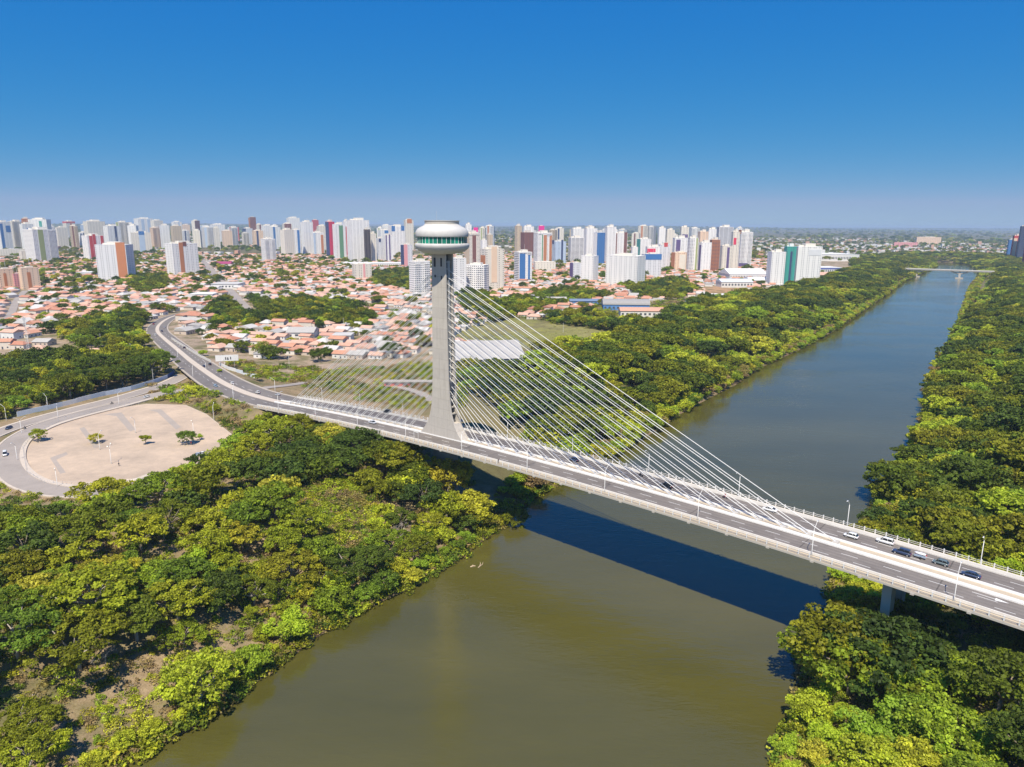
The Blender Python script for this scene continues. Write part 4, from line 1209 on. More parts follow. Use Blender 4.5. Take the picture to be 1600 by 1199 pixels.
def tower(x0, x1, yt, yb, phi, ratio, wall_, win, acc, label, cat='building', name='apartment_tower', zb=16.0, cap='c', group=None):
    xc = (x0 + x1) / 2
    q = at(xc, yb, zb)
    d = q.y * math.cos(PITCH) - (zb - CAMZ) * math.sin(PITCH)
    m = d / FPX
    W, Hh = (x1 - x0) * m, (yb - yt) * m * 1.02
    ph = R(phi)
    a = W / (math.cos(ph) + ratio * math.sin(abs(ph)))
    b_ = a * ratio
    yaw = -math.atan2(q.x, q.y) + ph
    dd = Vector((q.x, q.y, 0)).normalized()
    q = q + dd * (b_ * .5 * math.cos(ph) + a * .5 * abs(math.sin(ph)))
    e = empty(name, (q.x, q.y, zb), yaw)
    tag(e, label, cat, group)
    BUILT.append((q.x, q.y, max(a, b_) * .62 + 4))
    MB().box((0, 0, -1.5), (a, b_, Hh + 1.5)).build('wall', WCOL[wall_], e)
    mb = MB().tube([(a * .1, 0, Hh), (a * .1, 0, Hh + 14)], .22, 4); mb.tube([(-a * .2, b_ * .1, Hh), (-a * .2, b_ * .1, Hh + 9)], .18, 4); mb.build('antenna', M['steel'], e)
    mb = MB()
    for f in 'frkl': slab(mb, face_frame(a, b_, f), 0, 1, Hh - .2, Hh + .9, .12, .3)
    mb.build('parapet', WCOL[wall_], e)
    hh = min(7.0, Hh * .09)
    mb = MB().box((a * .05, 0, Hh), (a * .42, b_ * .5, hh)); mb.box((-a * .28, b_ * .1, Hh), (a * .18, b_ * .25, hh * .55))
    mb.build('roof_housing', WCOL[cap if cap in WCOL else 'w'], e)
    for f, u0, u1, v0, v1, c_ in acc:
        slab(MB(), face_frame(a, b_, f), u0, u1, max(.0, v0 * Hh), v1 * Hh + .4, .35, .3).build('accent_panel', WCOL[c_], e)
    fl = max(2, int(Hh / 3.05))
    fh = Hh / fl
    mw, ms = MB(), MB()
    for f in 'frkl':
        fr_ = face_frame(a, b_, f); Ln = fr_[3]
        bl_ = [(u0, u1, v0, v1) for g_, u0, u1, v0, v1, c_ in acc if g_ == f]
        n = max(2, int(Ln / 3.2))
        for k in range(fl):
            z0 = k * fh + fh * .34; z1 = z0 + fh * .36
            vk = (k + .5) / fl
            if win == 'band':
                segs = [(.04, .30), (.33, .64), (.67, .96)]
            elif win == 'balc':
                segs = [((i + .22) / n, (i + .74) / n) for i in range(n)]
            elif win == 'sparse':
                segs = [((i + .36) / n, (i + .62) / n) for i in range(0, n, 2)]
            else:
                segs = [((i + .32) / n, (i + .66) / n) for i in range(n) if i % 3 != 1 or n < 4]
            for u0, u1 in segs:
                if any(v0 <= vk <= v1 and u1 > a0 - .01 and u0 < a1 + .01 for a0, a1, v0, v1 in bl_): continue
                slab(mw, fr_, u0, u1, z0, z1, .05)
            if win == 'balc' and f in 'fr' and k:
                for u0, u1 in ((.06, .36), (.64, .94)):
                    if any(v0 <= vk <= v1 and u1 > a0 and u0 < a1 for a0, a1, v0, v1 in bl_): continue
                    slab(ms, fr_, u0, u1, k * fh - .12, k * fh + .85, .95)
            elif win == 'band' and k:
                slab(ms, fr_, .03, .97, k * fh - .1, k * fh + .2, .3)
    if mw.v: mw.build('windows', M['glass'], e)['kind'] = 'stuff'
    if ms.v: ms.build('balconies' if win == 'balc' else 'floor_edges', WCOL[wall_], e)['kind'] = 'stuff'
    return e
T = [
 (0, 20, 350, 393, 25, .8, 'w', 'dots', [('f', .05, .3, 0, .95, 'b'), ('f', .55, .95, .66, .88, 'b')], 'white tower with blue glass stripe at the far left edge'),
 (20, 41, 349, 391, 25, .8, 'c', 'balc', [], 'cream balconied tower next to the blue-striped one at far left'),
 (38, 56, 353, 396, 20, .8, 'w', 'dots', [('f', .35, .8, .62, .86, 'b')], 'white tower with a blue panel near its top on the far left'),
 (52, 83, 346, 392, -20, .7, 'w', 'dots', [('f', .6, .75, .4, .95, 'te')], 'tall white twin-topped tower behind the olive-striped one'),
 (46, 90, 362, 411, 28, .8, 'w', 'balc', [('f', .22, .44, 0, 1.0, 'ol')], 'white balconied tower with an olive green vertical stripe'),
 (34, 60, 394, 410, 15, .6, 'c', 'dots', [], 'low beige block at the foot of the olive-striped tower'),
 (0, 38, 391, 400, 5, .5, 'c', 'sparse', [], 'long beige podium under the far left towers'),
 (41, 52, 345, 392, 10, .9, 'o', 'sparse', [], 'distant brick-orange tower between white towers on the left'),
 (102, 119, 348, 373, 25, .9, 'c', 'dots', [('f', 0, 1, .9, 1.0, 'r'), ('l', 0, 1, .9, 1.0, 'r'), ('f', .4, .6, 0, .9, 'o')], 'cream tower with red cap and white spire standing alone on the left'),
 (0, 22, 423, 453, 20, .5, 'p', 'sparse', [('f', .3, .5, 0, .8, 'o')], 'peach apartment block cut by the left edge'),
 (35, 62, 421, 453, 20, .5, 'p', 'sparse', [('f', .3, .5, 0, .8, 'o')], 'peach apartment block right of a red-roofed gap on the left'),
 (22, 35, 430, 452, 20, .7, 'pk', 'dots', [], 'pinkish low block between the two peach apartment blocks'),
 (137, 167, 349, 392, 20, .7, 'c', 'dots', [], 'wide beige tower behind the red-striped one'),
 (130, 139, 354, 386, 10, .9, 'lb', 'dots', [], 'slim pale blue tower left of the wide beige one'),
 (134, 164, 371, 409, 25, .8, 'w', 'dots', [('f', .1, .3, 0, 1.0, 'r'), ('f', .32, .5, 0, 1.06, 'r'), ('f', .8, .98, .5, 1, 'r')], 'white tower with several red vertical stripes'),
 (167, 191, 356, 395, 25, .8, 'w', 'dots', [('f', .5, .68, 0, 1, 'n')], 'white tower with navy stripe behind the orange-striped one'),
 (186, 204, 350, 388, 20, .8, 'c', 'balc', [('l', .2, .8, 0, 1, 'ol')], 'beige and olive tower behind the left skyline'),
 (158, 211, 386, 440, -24, .6, 'lg', 'dots', [('f', .68, .98, 0, 1.07, 'o')], 'big pale grey tower with an orange-brown stripe'),
 (201, 212, 352, 384, 10, .9, 'w', 'dots', [('f', .0, .4, 0, .8, 'r')], 'slim white and red tower behind the blue-capped one'),
 (214, 241, 344, 378, 20, .8, 'w', 'dots', [('f', .2, .4, 0, .97, 'lb'), ('f', .6, .8, 0, .97, 'lb')], 'tall white tower with two pale blue glass stripes'),
 (239, 257, 347, 379, 25, .9, 'c', 'dots', [('f', .5, .95, 0, .75, 'o')], 'beige tower with orange side beside the blue glass stripes'),
 (209, 237, 366, 397, 10, .7, 'c', 'sparse', [('f', .32, .64, .05, .9, 'lb'), ('f', .32, .64, .9, 1.08, 'b')], 'beige block with a blue cap over a glass centre'),
 (264, 311, 384, 432, 28, .55, 'w', 'dots', [('f', .26, .42, 0, 1.04, 'o'), ('f', .42, .56, .93, 1.06, 'br')], 'broad white tower with orange stripe and dark red cap by the avenue'),
 (271, 286, 349, 377, 20, .9, 'w', 'dots', [('f', .5, .7, 0, 1, 'lb')], 'white and pale blue tower in the distance left of centre'),
 (286, 298, 353, 372, 10, .9, 'p', 'dots', [], 'distant peach pair of towers left of the slim brown one'),
 (302, 314, 347, 377, 35, 1, 'c', 'sparse', [('f', 0, 1, 0, 1, 'br')], 'slim beige tower with dark brown flank'),
 (311, 331, 355, 373, 5, .6, 'lb', 'dots', [('f', .65, .95, .25, .85, 'b')], 'low pale blue block with a deep blue panel'),
 (331, 353, 353, 380, 15, .8, 'w', 'dots', [], 'plain white tower right of the pale blue block'),
 (358, 374, 357, 379, 15, .8, 'w', 'dots', [('f', .0, .12, 0, 1.02, 'r'), ('f', .88, 1, 0, 1.02, 'r')], 'white tower edged in red on the left skyline'),
 (381, 396, 359, 384, 30, .9, 'w', 'dots', [('l', 0, 1, 0, 1, 'n')], 'white tower with navy left flank'),
 (391, 402, 343, 380, 15, .9, 'o', 'dots', [('f', 0, 1, .5, 1.03, 'br')], 'tall slim brick-red tower left of the dense skyline'),
 (401, 411, 353, 380, 15, 1, 'c', 'dots', [('f', .5, .8, 0, 1, 'br')], 'beige and brown tower at the start of the dense skyline'),
 (411, 428, 355, 388, 20, .8, 'w', 'dots', [], 'white tower above the small white one'),
 (424, 440, 357, 390, 20, .8, 'w', 'dots', [('f', .1, .35, 0, 1, 'b')], 'white tower with blue strip in the dense skyline'),
 (410, 432, 376, 411, 25, .8, 'w', 'balc', [], 'small white balconied tower in front of the dense skyline'),
 (440, 461, 362, 400, 30, .8, 'c', 'sparse', [], 'plain beige slab tower in the dense skyline'),
 (443, 458, 352, 385, 10, .9, 'c', 'sparse', [('f', .1, .9, .75, 1, 'br')], 'brown-topped tower behind the plain beige slab'),
 (450, 470, 343, 380, 15, .7, 'w', 'dots', [], 'tall white crown-topped tower behind the dense skyline'),
 (458, 471, 362, 398, 20, .9, 'w', 'dots', [('f', .5, .85, 0, 1, 'b')], 'white and blue tower right of the beige slab'),
 (472, 491, 350, 397, 25, .8, 'w', 'dots', [('r', 0, 1, 0, .7, 'o')], 'white tower with orange flank in the dense skyline'),
 (489, 499, 346, 375, 25, .9, 'r', 'sparse', [], 'tall brick-red tower top behind the white ones'),
 (487, 507, 366, 398, 20, .8, 'w', 'dots', [('f', .0, .2, 0, 1, 'lb'), ('f', .7, .95, 0, .9, 'o')], 'white tower with terracotta stripe left of the crimson one'),
 (497, 512, 356, 394, 15, .8, 'c', 'dots', [], 'beige tower just left of the crimson one'),
 (511, 525, 350, 403, 32, .9, 'cr', 'none', [('l', 0, 1, 0, 1, 'n')], 'crimson slab tower with navy flank'),
 (522, 542, 354, 408, 25, .8, 'w', 'dots', [('f', .3, .72, 0, .97, 'gr')], 'white tower with a broad green stripe beside the crimson one'),
 (538, 547, 349, 402, 20, .9, 'w', 'dots', [('f', .2, .8, 0, .85, 'r')], 'slim white and red tower between green-striped and wide white ones'),
 (544, 579, 348, 411, 22, .6, 'w', 'dots', [], 'wide white tall tower in the middle of the dense skyline'),
 (570, 580, 362, 412, 15, .8, 'dk', 'balc', [], 'unfinished dark concrete frame tower'),
 (579, 589, 368, 411, 20, .9, 'c', 'sparse', [], 'beige slab beside the unfinished dark tower'),
 (589, 601, 375, 409, 20, .8, 'lg', 'dots', [('f', .1, .5, .85, 1, 'n')], 'grey-blue tower left of the purple-striped one'),
 (600, 615, 371, 410, 22, .9, 'w', 'sparse', [('f', .0, .15, 0, 1.03, 'pu'), ('f', .42, .62, 0, 1.05, 'pu')], 'white tower with purple stripes left of the pylon'),
 (592, 611, 362, 392, 15, .8, 'w', 'dots', [('f', .4, .8, .85, 1, 'b')], 'white tower with blue top behind the purple-striped one'),
 (608, 634, 357, 403, 20, .7, 'w', 'dots', [('f', .0, .25, .85, 1.02, 'b'), ('f', .7, .95, .87, 1.02, 'b')], 'broad white tower with blue roof corners left of the pylon'),
 (632, 647, 347, 392, 15, .8, 'c', 'dots', [('f', .2, .8, .9, 1.04, 'o')], 'tall beige tower with orange top left of the pylon'),
 (627, 645, 385, 420, 25, .8, 'lg', 'dots', [('l', 0, 1, 0, 1, 'n'), ('f', 0, .42, 0, 1.02, 'pk')], 'grey block with a salmon pink slab left of the pylon'),
 (551, 581, 415, 438, 15, .6, 'c', 'dots', [('f', .5, .62, 0, 1.03, 'pk')], 'low pinkish beige block among the orange roofs'),
 (640, 673, 412, 462, 28, .6, 'w', 'balc', [], 'white apartment block immediately left of the pylon'),
 (706, 729, 407, 461, 25, .8, 'w', 'dots', [], 'white apartment block immediately right of the pylon behind the cables'),
 (727, 764, 417, 459, -25, .6, 'w', 'balc', [], 'lower white apartment block right of the pylon'),
 (727, 750, 368, 420, 25, .8, 'c', 'balc', [('f', .3, .65, 0, .95, 'br'), ('l', 0, 1, 0, 1, 't')], 'tall tan and brown tower behind the observatory'),
 (750, 788, 393, 455, 25, .7, 'c', 'dots', [('f', .3, .6, .2, 1.06, 'p'), ('l', .1, .9, 0, .85, 'o')], 'cream and peach tower right of the pylon'),
 (727, 737, 354, 400, 10, .9, 'w', 'dots', [], 'slim white tower peeking out right of the observatory'),
 (738, 748, 362, 400, 10, .9, 'w', 'sparse', [('f', .1, .9, .93, 1.1, 'm')], 'white tower with magenta rooftop box right of the observatory'),
 (760, 770, 369, 398, 20, .9, 't', 'sparse', [], 'plain tan slim tower between pylon and skyline'),
 (751, 761, 378, 412, 15, .9, 'w', 'dots', [], 'slim white tower left of the plain tan one'),
 (804, 815, 356, 402, 25, .9, 't', 'none', [], 'blank tan slab tower at the left of the right-hand skyline'),
 (813, 834, 366, 406, 25, .8, 'br', 'dots', [], 'dark maroon brick tower'),
 (816, 834, 357, 400, 10, .8, 'w', 'dots', [], 'white tower behind the maroon brick one'),
 (839, 850, 357, 395, 15, .9, 'w', 'dots', [('f', 0, 1, .8, 1.04, 'm')], 'tower with a bright magenta top box'),
 (833, 862, 367, 414, 22, .7, 'w', 'balc', [('f', .3, .38, 0, .95, 'gr'), ('f', .42, .64, 0, .93, 'o'), ('f', .82, .99, 0, .93, 'o')], 'white tower with orange balcony columns and a green stripe'),
 (862, 884, 380, 415, 20, .8, 'lb', 'dots', [('f', .55, .72, 0, 1.08, 'n'), ('l', .0, .6, .9, 1.06, 'n')], 'pale blue-grey tower with navy stripe and caps'),
 (887, 912, 374, 413, 20, .6, 'w', 'band', [], 'white office tower with dark horizontal window bands'),
 (891, 912, 360, 398, 15, .8, 'w', 'dots', [], 'white tower rising behind the banded office tower'),
 (911, 932, 360, 407, 18, .8, 'w', 'dots', [], 'tall white tower left of the blue slab'),
 (926, 944, 367, 416, 30, .8, 'b', 'sparse', [('l', 0, 1, 0, 1, 'w')], 'blue slab tower in the right-hand skyline'),
 (803, 831, 397, 442, 25, .8, 'w', 'band', [('f', .05, .48, 0, .95, 'b'), ('r', .3, .7, 0, .9, 'lb'), ('f', .7, .85, .1, .9, 'b')], 'mid-rise block with blue glass and white floor bands'),
 (890, 908, 413, 437, 25, .8, 'lg', 'dots', [('l', 0, 1, 0, 1, 'pu')], 'small grey and lilac block in front of the banded tower'),
 (907, 934, 403, 445, -28, .8, 'w', 'sparse', [], 'white block with few windows in front of the blue slab'),
 (833, 868, 411, 425, 10, .5, 'c', 'sparse', [], 'low beige block at the foot of the orange-balconied tower'),
 (943, 961, 358, 412, 20, .8, 'w', 'dots', [], 'tall white tower right of the blue slab'),
 (956, 979, 367, 404, 20, .7, 'w', 'dots', [('f', .0, .14, 0, 1, 'br'), ('f', .72, .98, 0, 1.04, 'br')], 'white tower with maroon edges'),
 (945, 1007, 403, 448, -30, .45, 'w', 'dots', [], 'broad white apartment slab in front of the right-hand skyline'),
 (985, 996, 388, 410, 15, .9, 'w', 'sparse', [], 'little white tower behind the broad apartment slab'),
 (994, 1016, 376, 408, 22, .8, 'w', 'dots', [('l', 0, 1, 0, 1, 'te')], 'white tower with teal flank'),
 (1007, 1033, 388, 424, 15, .5, 'w', 'none', [('f', .0, .55, .72, .92, 'cr'), ('f', .15, .7, .45, .65, 'cr')], 'white block with two crimson sign bands'),
 (1001, 1032, 400, 434, 20, .6, 'lg', 'dots', [('f', .0, 1, .78, 1.02, 'b')], 'pale grey block with a blue top band'),
 (1026, 1046, 385, 424, 20, .7, 'lg', 'dots', [('f', .35, .7, .93, 1.08, 'r')], 'grey-white tower with a red rooftop emblem'),
 (1026, 1038, 359, 400, 15, .8, 'w', 'sparse', [], 'tall plain white tower in the second row right of centre'),
 (1038, 1052, 362, 400, 15, .8, 'c', 'dots', [], 'beige tower in the second row right of centre'),
 (1060, 1074, 358, 400, 15, .8, 'c', 'dots', [('f', .1, .9, .6, .75, 'pu')], 'beige tower with a dark band in the second row'),
 (1049, 1073, 375, 421, 15, .6, 'w', 'dots', [('f', .1, .42, .05, .95, 'pu')], 'white tower with purple glazing behind the peach block'),
 (1048, 1073, 397, 425, 22, .7, 'p', 'dots', [('f', .35, .85, 0, .9, 'c'), ('l', 0, 1, 0, 1, 'o')], 'peach and cream mid-rise block'),
 (1072, 1088, 375, 426, 20, .8, 'w', 'balc', [('f', .75, .95, 0, 1, 'ol')], 'white tower with pale green stripe and balconies'),
 (1088, 1104, 365, 408, 20, .8, 'p', 'dots', [], 'pinkish beige tower behind the dark-balconied one'),
 (1089, 1109, 382, 427, 22, .8, 'w', 'sparse', [('l', .3, .9, 0, .92, 'pu')], 'white tower with a column of dark balconies'),
 (1106, 1122, 378, 426, 22, .8, 'o', 'band', [], 'orange-brown tower with pale floor bands'),
 (1103, 1118, 361, 405, 10, .8, 'w', 'none', [], 'blank white tower behind the orange-brown one'),
 (1117, 1142, 358, 408, 15, .7, 'lg', 'band', [], 'grey-white banded tower in the right-hand skyline'),
 (1122, 1141, 387, 425, 22, .8, 'c', 'dots', [('f', .5, .75, 0, .95, 'pu')], 'beige tower with a dark window column'),
 (1139, 1152, 366, 424, 20, .8, 'c', 'dots', [('f', .1, .5, .68, .85, 'cr')], 'cream tower with a crimson vertical sign'),
 (1150, 1172, 366, 421, 22, .7, 'w', 'balc', [('l', .1, .9, .95, 1.06, 'o')], 'big white tower at the right end of the skyline with orange cap'),
 (1153, 1167, 413, 421, 10, .7, 'pu', 'none', [], 'small dark purple box at the foot of the big white tower'),
 (1432, 1467, 372, 382, 10, .3, 'p', 'dots', [], 'row of peach apartment slabs far up the river'),
 (1398, 1431, 380, 387, 5, .2, 'pk', 'dots', [], 'low pinkish block left of the peach slabs far up the river'),
 (1572, 1580, 377, 405, 10, .9, 'b', 'dots', [], 'blue tower at the far right'),
 (1578, 1591, 371, 407, 15, .8, 'r', 'dots', [('f', .0, .4, 0, .9, 'p')], 'red and peach tower at the far right'),
 (1587, 1599, 357, 408, 15, .8, 'n', 'band', [], 'dark glass tower at the far right edge'),
 (1597, 1618, 372, 420, 15, .8, 'r', 'dots', [('f', 0, 1, 0, .4, 'pk')], 'red and pink tower cut by the right edge'),
]
for r_ in T: tower(*r_)
e = tower(1196, 1223, 397, 447, 22, .8, 'w', 'none', [('r', .25, .75, .05, .9, 'lg')], 'blank white left wing of the hotel block by the river wood', 'building', 'hotel_wing')
e = tower(1221, 1239, 389, 446, 22, .7, 'te', 'none', [('f', .4, .62, .04, .88, 'n')], 'teal green central slab of the white hotel by the river wood', 'building', 'hotel_core', cap='w')
e = tower(1236, 1278, 389, 446, 22, .5, 'w', 'dots', [('f', .45, .96, .78, .93, 'lg'), ('f', .0, .12, 0, 1, 'w')], 'white right wing of the hotel block with a grey sign field', 'building', 'hotel_wing')
# the second row of towers, seen between and above the first
tr_ = np.random.default_rng(77)
for k in range(74):
    x_ = 4 + k * 15.9 + tr_.uniform(-5, 5)
    if 640 < x_ < 745 or 778 < x_ < 800 or x_ > 1165: continue
    w_ = tr_.uniform(9, 17); yb = tr_.uniform(383, 392); yt = tr_.uniform(354, 369)
    c_ = ('c', 'lg', 'w', 'c', 'g', 't', 'w', 'p')[int(tr_.integers(8))]
    ac = [] if tr_.uniform() < .5 else [('f', .3, .5, 0, 1, ('br', 'n', 'lb', 'o', 'ol')[int(tr_.integers(5))])]
    e = tower(x_ - w_ / 2, x_ + w_ / 2, yt, yb, tr_.uniform(-25, 28), tr_.uniform(.6, .9), c_, 'dots' if tr_.uniform() < .7 else 'balc', ac, None)
    e['category'] = 'building'
    q_ = e.location; REG.append((e, 'tower', {'c': 'cream', 'lg': 'pale grey', 'w': 'white', 'g': 'grey', 't': 'tan', 'p': 'peach'}[c_], 1, (q_.x, q_.y, q_.z + 60)))

# ------------------------------------------------------------------ long low buildings
def shed(px0, px1, yb, depth, hgt, wallm, roofm, label, name='shed', style='gable', rot=0.0, zb=16.0, cat='building', stripe=None):
    a, b_ = at(px0, yb, zb), at(px1, yb, zb)
    L_ = (b_ - a).length; mid_ = (a + b_) / 2
    yaw = math.atan2((b_ - a).y, (b_ - a).x) + R(rot)
    nn = Vector((-math.sin(yaw), math.cos(yaw), 0))
    c_ = mid_ + nn * depth / 2
    g_ = gz(c_.x, c_.y)
    e = empty(name, (c_.x, c_.y, g_), yaw)
    tag(e, label, cat)
    BUILT.append((c_.x, c_.y, max(L_, depth) * .55 + 3))
    MB().box((0, 0, -1.5), (L_, depth, hgt + 1.5)).build('wall', wallm, e)
    mb = MB(); x, y = L_ / 2 + .7, depth / 2 + .7
    if style == 'gable':
        rz = hgt + depth * .16
        mb.add([(-x, -y, hgt), (x, -y, hgt), (x, 0, rz), (-x, 0, rz), (-x, y, hgt), (x, y, hgt), (-x, -y, hgt - .25), (x, -y, hgt - .25), (-x, y, hgt - .25), (x, y, hgt - .25)],
               [(0, 1, 2, 3), (3, 2, 5, 4), (0, 6, 7, 1), (4, 5, 9, 8), (0, 3, 4, 8, 6), (1, 7, 9, 5, 2)])
    elif style == 'arch':
        n = 9; vs = []
        for i in range(n + 1):
            t = math.pi * i / n
            for xx in (-x, x): vs.append((xx, -y * math.cos(t), hgt + depth * .22 * math.sin(t)))
        mb.add(vs, [(2 * i, 2 * i + 1, 2 * i + 3, 2 * i + 2) for i in range(n)] + [tuple(2 * i for i in range(n + 1))[::-1], tuple(2 * i + 1 for i in range(n + 1))])
    else:
        mb.box((0, 0, hgt), (2 * x, 2 * y, .5)); mb.box((0, 0, hgt + .5), (2 * x - 2, 2 * y - 2, .02))
    mb.build('roof', roofm, e)
    mw = MB(); n = max(2, int(L_ / 5))
    for i in range(n):
        mw.box((-L_ / 2 + (i + .5) * L_ / n, -depth / 2, hgt * .3), (L_ / n * .5, .12, hgt * .35))
    mw.build('windows', M['glass'], e)['kind'] = 'stuff'
    if stripe is not None:
        MB().box((0, -depth / 2 - .06, hgt * .72), (L_, .2, hgt * .24)).build('fascia', stripe, e)
    return e
W_, CF, RF = M['white'], M['fibre'], M['roofs']
shed(700, 822, 576, 56, 7, W_, paint((.42, .405, .385), .85, .25, .1, name='sheet_roof'), 'large white shed with a pale roof behind the pylon', 'exhibition_shed', 'gable', 10, stripe=paint((.1, .14, .3), name='fascia'))
shed(970, 1046, 496, 20, 7, M['walls'][0], RF[1], 'long two-storey building with an orange tiled roof near the river wood', 'school_building', 'gable', -4)
shed(943, 1014, 486, 26, 7, paint((.1, .25, .55), name='blue_wall'), CF[1], 'grey barrel-roofed hall behind the long orange-roofed building', 'sports_hall', 'arch', -6)
shed(891, 940, 477, 14, 5, paint((.1, .25, .55), name='blue_wall'), paint((.16, .22, .34), name='blue_roof'), 'blue sheet-roofed shed left of the barrel-roofed hall', 'shed', 'gable')
shed(800, 835, 470, 14, 5, W_, CF[1], 'grey-roofed shed beside the green field', 'shed', 'gable')
shed(838, 885, 474, 14, 5, W_, CF[0], 'pale grey-roofed shed left of the blue-roofed one', 'shed', 'gable')
shed(1089, 1104, 474, 18, 7, W_, W_, 'white boxy store with a white side wall near the dirt lot', 'store', 'flat')
shed(1104, 1142, 471, 18, 8, W_, W_, 'white flat-roofed store with a dark blue front near the dirt lot', 'store', 'flat', stripe=paint((.06, .06, .14), name='fascia'))
shed(1127, 1176, 450, 28, 9, M['walls'][0], paint((.60, .64, .72), name='pale_blue_roof'), 'pale blue-roofed warehouse behind the dirt lot', 'warehouse', 'gable')
shed(1140, 1198, 437, 60, 10, W_, W_, 'white-roofed market hall left of the hotel', 'market_hall', 'gable')
shed(1170, 1200, 445, 24, 7, W_, W_, 'white vaulted store beside the hotel', 'store', 'arch')
shed(1276, 1342, 409, 120, 20, W_, W_, 'long white shopping mall behind the hotel', 'shopping_mall', 'flat')
shed(1275, 1316, 428, 60, 12, W_, W_, 'white retail shed right of the hotel', 'retail_shed', 'flat', stripe=paint((.12, .16, .5), name='fascia'))
shed(1278, 1322, 436, 30, 7, M['walls'][1], RF[3], 'low orange-roofed store right of the hotel', 'store', 'gable')
shed(536, 640, 417, 60, 7, W_, W_, 'long white commercial roof below the wide white tower', 'commercial_hall', 'flat')
shed(330, 372, 452, 40, 7, W_, CF[2], 'white commercial building beside the city avenue', 'commercial_building', 'flat')
shed(296, 332, 467, 30, 6, W_, W_, 'white flat-roofed building left of the city avenue', 'commercial_building', 'flat')
shed(120, 143, 434, 30, 9, W_, W_, 'white cubic building left of the big grey tower', 'white_building', 'flat')
shed(336, 360, 417, 30, 6, M['walls'][1], paint((.35, .05, .14), name='magenta_roof'), 'low building with a dark magenta roof by the avenue', 'low_building', 'gable')
shed(448, 490, 529, 22, 5, W_, CF[0], 'grey sheet-roofed white warehouse among the orange roofs', 'warehouse', 'gable')
shed(520, 548, 535, 16, 6, W_, CF[2], 'white two-storey house with grey roof behind the cables', 'white_house', 'flat')
shed(12, 55, 565, 14, 5, W_, CF[1], 'long white house with a grey roof in front of the left wood', 'long_house', 'gable')
shed(600, 692, 601, 5, 3, paint((.55, .2, .18), name='painted_wall'), paint((.40, .36, .31), name='grey_roof'), 'low red-walled building behind the left cables', 'striped_building', 'flat', stripe=M['walls'][1])

# ------------------------------------------------------------------ houses
def house_mesh(w_, d_, h_, style, rg, wm_, rm_):
    """walls, roof and openings of one house, base at the origin"""
    wl = MB().box((0, 0, -.6), (w_, d_, h_ + .6))
    if style == 2: wl.box((w_ * .5 + 1.6, -d_ * .1, -.6), (3.2, d_ * .7, h_ * .8 + .6))
    rf = MB(); x, y = w_ / 2 + .5, d_ / 2 + .5
    if style == 0 or style == 2:
        r_ = h_ + d_ * .2
        rf.add([(-x, -y, h_), (x, -y, h_), (x, 0, r_), (-x, 0, r_), (-x, y, h_), (x, y, h_), (-x, -y, h_ - .18), (x, -y, h_ - .18), (-x, y, h_ - .18), (x, y, h_ - .18)],
               [(0, 1, 2, 3), (3, 2, 5, 4), (0, 6, 7, 1), (4, 5, 9, 8), (0, 3, 4, 8, 6), (1, 7, 9, 5, 2)])
        if style == 2:
            xx = w_ * .5
            rf.add([(xx + .3, -d_ * .5, h_ * .95), (xx + 3.7, -d_ * .5, h_ * .78), (xx + 3.7, d_ * .28, h_ * .78), (xx + .3, d_ * .28, h_ * .95)], [(0, 1, 2, 3)])
    elif style == 1:
        r_ = h_ + d_ * .24; k = x - y * .8 if x > y else x * .2
        rf.add([(-x, -y, h_), (x, -y, h_), (x, y, h_), (-x, y, h_), (-k, 0, r_), (k, 0, r_), (-x, -y, h_ - .18), (x, -y, h_ - .18), (x, y, h_ - .18), (-x, y, h_ - .18)],
               [(0, 1, 5, 4), (1, 2, 5), (2, 3, 4, 5), (3, 0, 4), (6, 7, 1, 0), (7, 8, 2, 1), (8, 9, 3, 2), (9, 6, 0, 3)])
    else:
        rf.box((0, 0, h_), (w_ + .5, d_ + .5, .35)); rf.box((w_ * .2, d_ * .15, h_ + .35), (1.8, 1.8, 1.5))
    op = MB()
    for i in (-.28, .05, .33):
        hh = 2.1 if i == .05 else 1.1
        z0 = 0 if i == .05 else 1.0
        op.box((i * w_, -d_ / 2 - .01, z0), (1.2, .1, hh))
    op.box((-w_ / 2 - .01, 0, 1.0), (.1, 1.3, 1.1)); op.box((w_ / 2 + .01, .1 * d_, 1.0), (.1, 1.3, 1.1))
    return wl.mesh('wall', wm_), rf.mesh('roof', rm_), op.mesh('openings', M['glass'])
hrg = np.random.default_rng(5)
HK = []
for i in range(26):
    stl = [0, 1, 0, 2, 1, 0, 3, 1, 0, 2][i % 10]
    rm_ = RF[int(hrg.integers(5))] if stl != 3 and i % 4 != 3 else CF[int(hrg.integers(3))]
    HK.append(house_mesh(hrg.uniform(9, 15), hrg.uniform(8, 13), hrg.uniform(3.0, 3.8) if i % 9 else 6.2, stl, hrg, M['walls'][int(hrg.integers(5))], rm_) + (stl, rm_ in RF))
CITY = [(-1500, 2300), (900, 2300), (620, 1500), (450, 1230), (300, 1080), (130, 900), (40, 830), (20, 690), (-30, 590), (-60, 548), (-110, 535), (-190, 530), (-235, 560), (-280, 640), (-330, 660), (-420, 640), (-560, 560), (-660, 640), (-1000, 1000)]
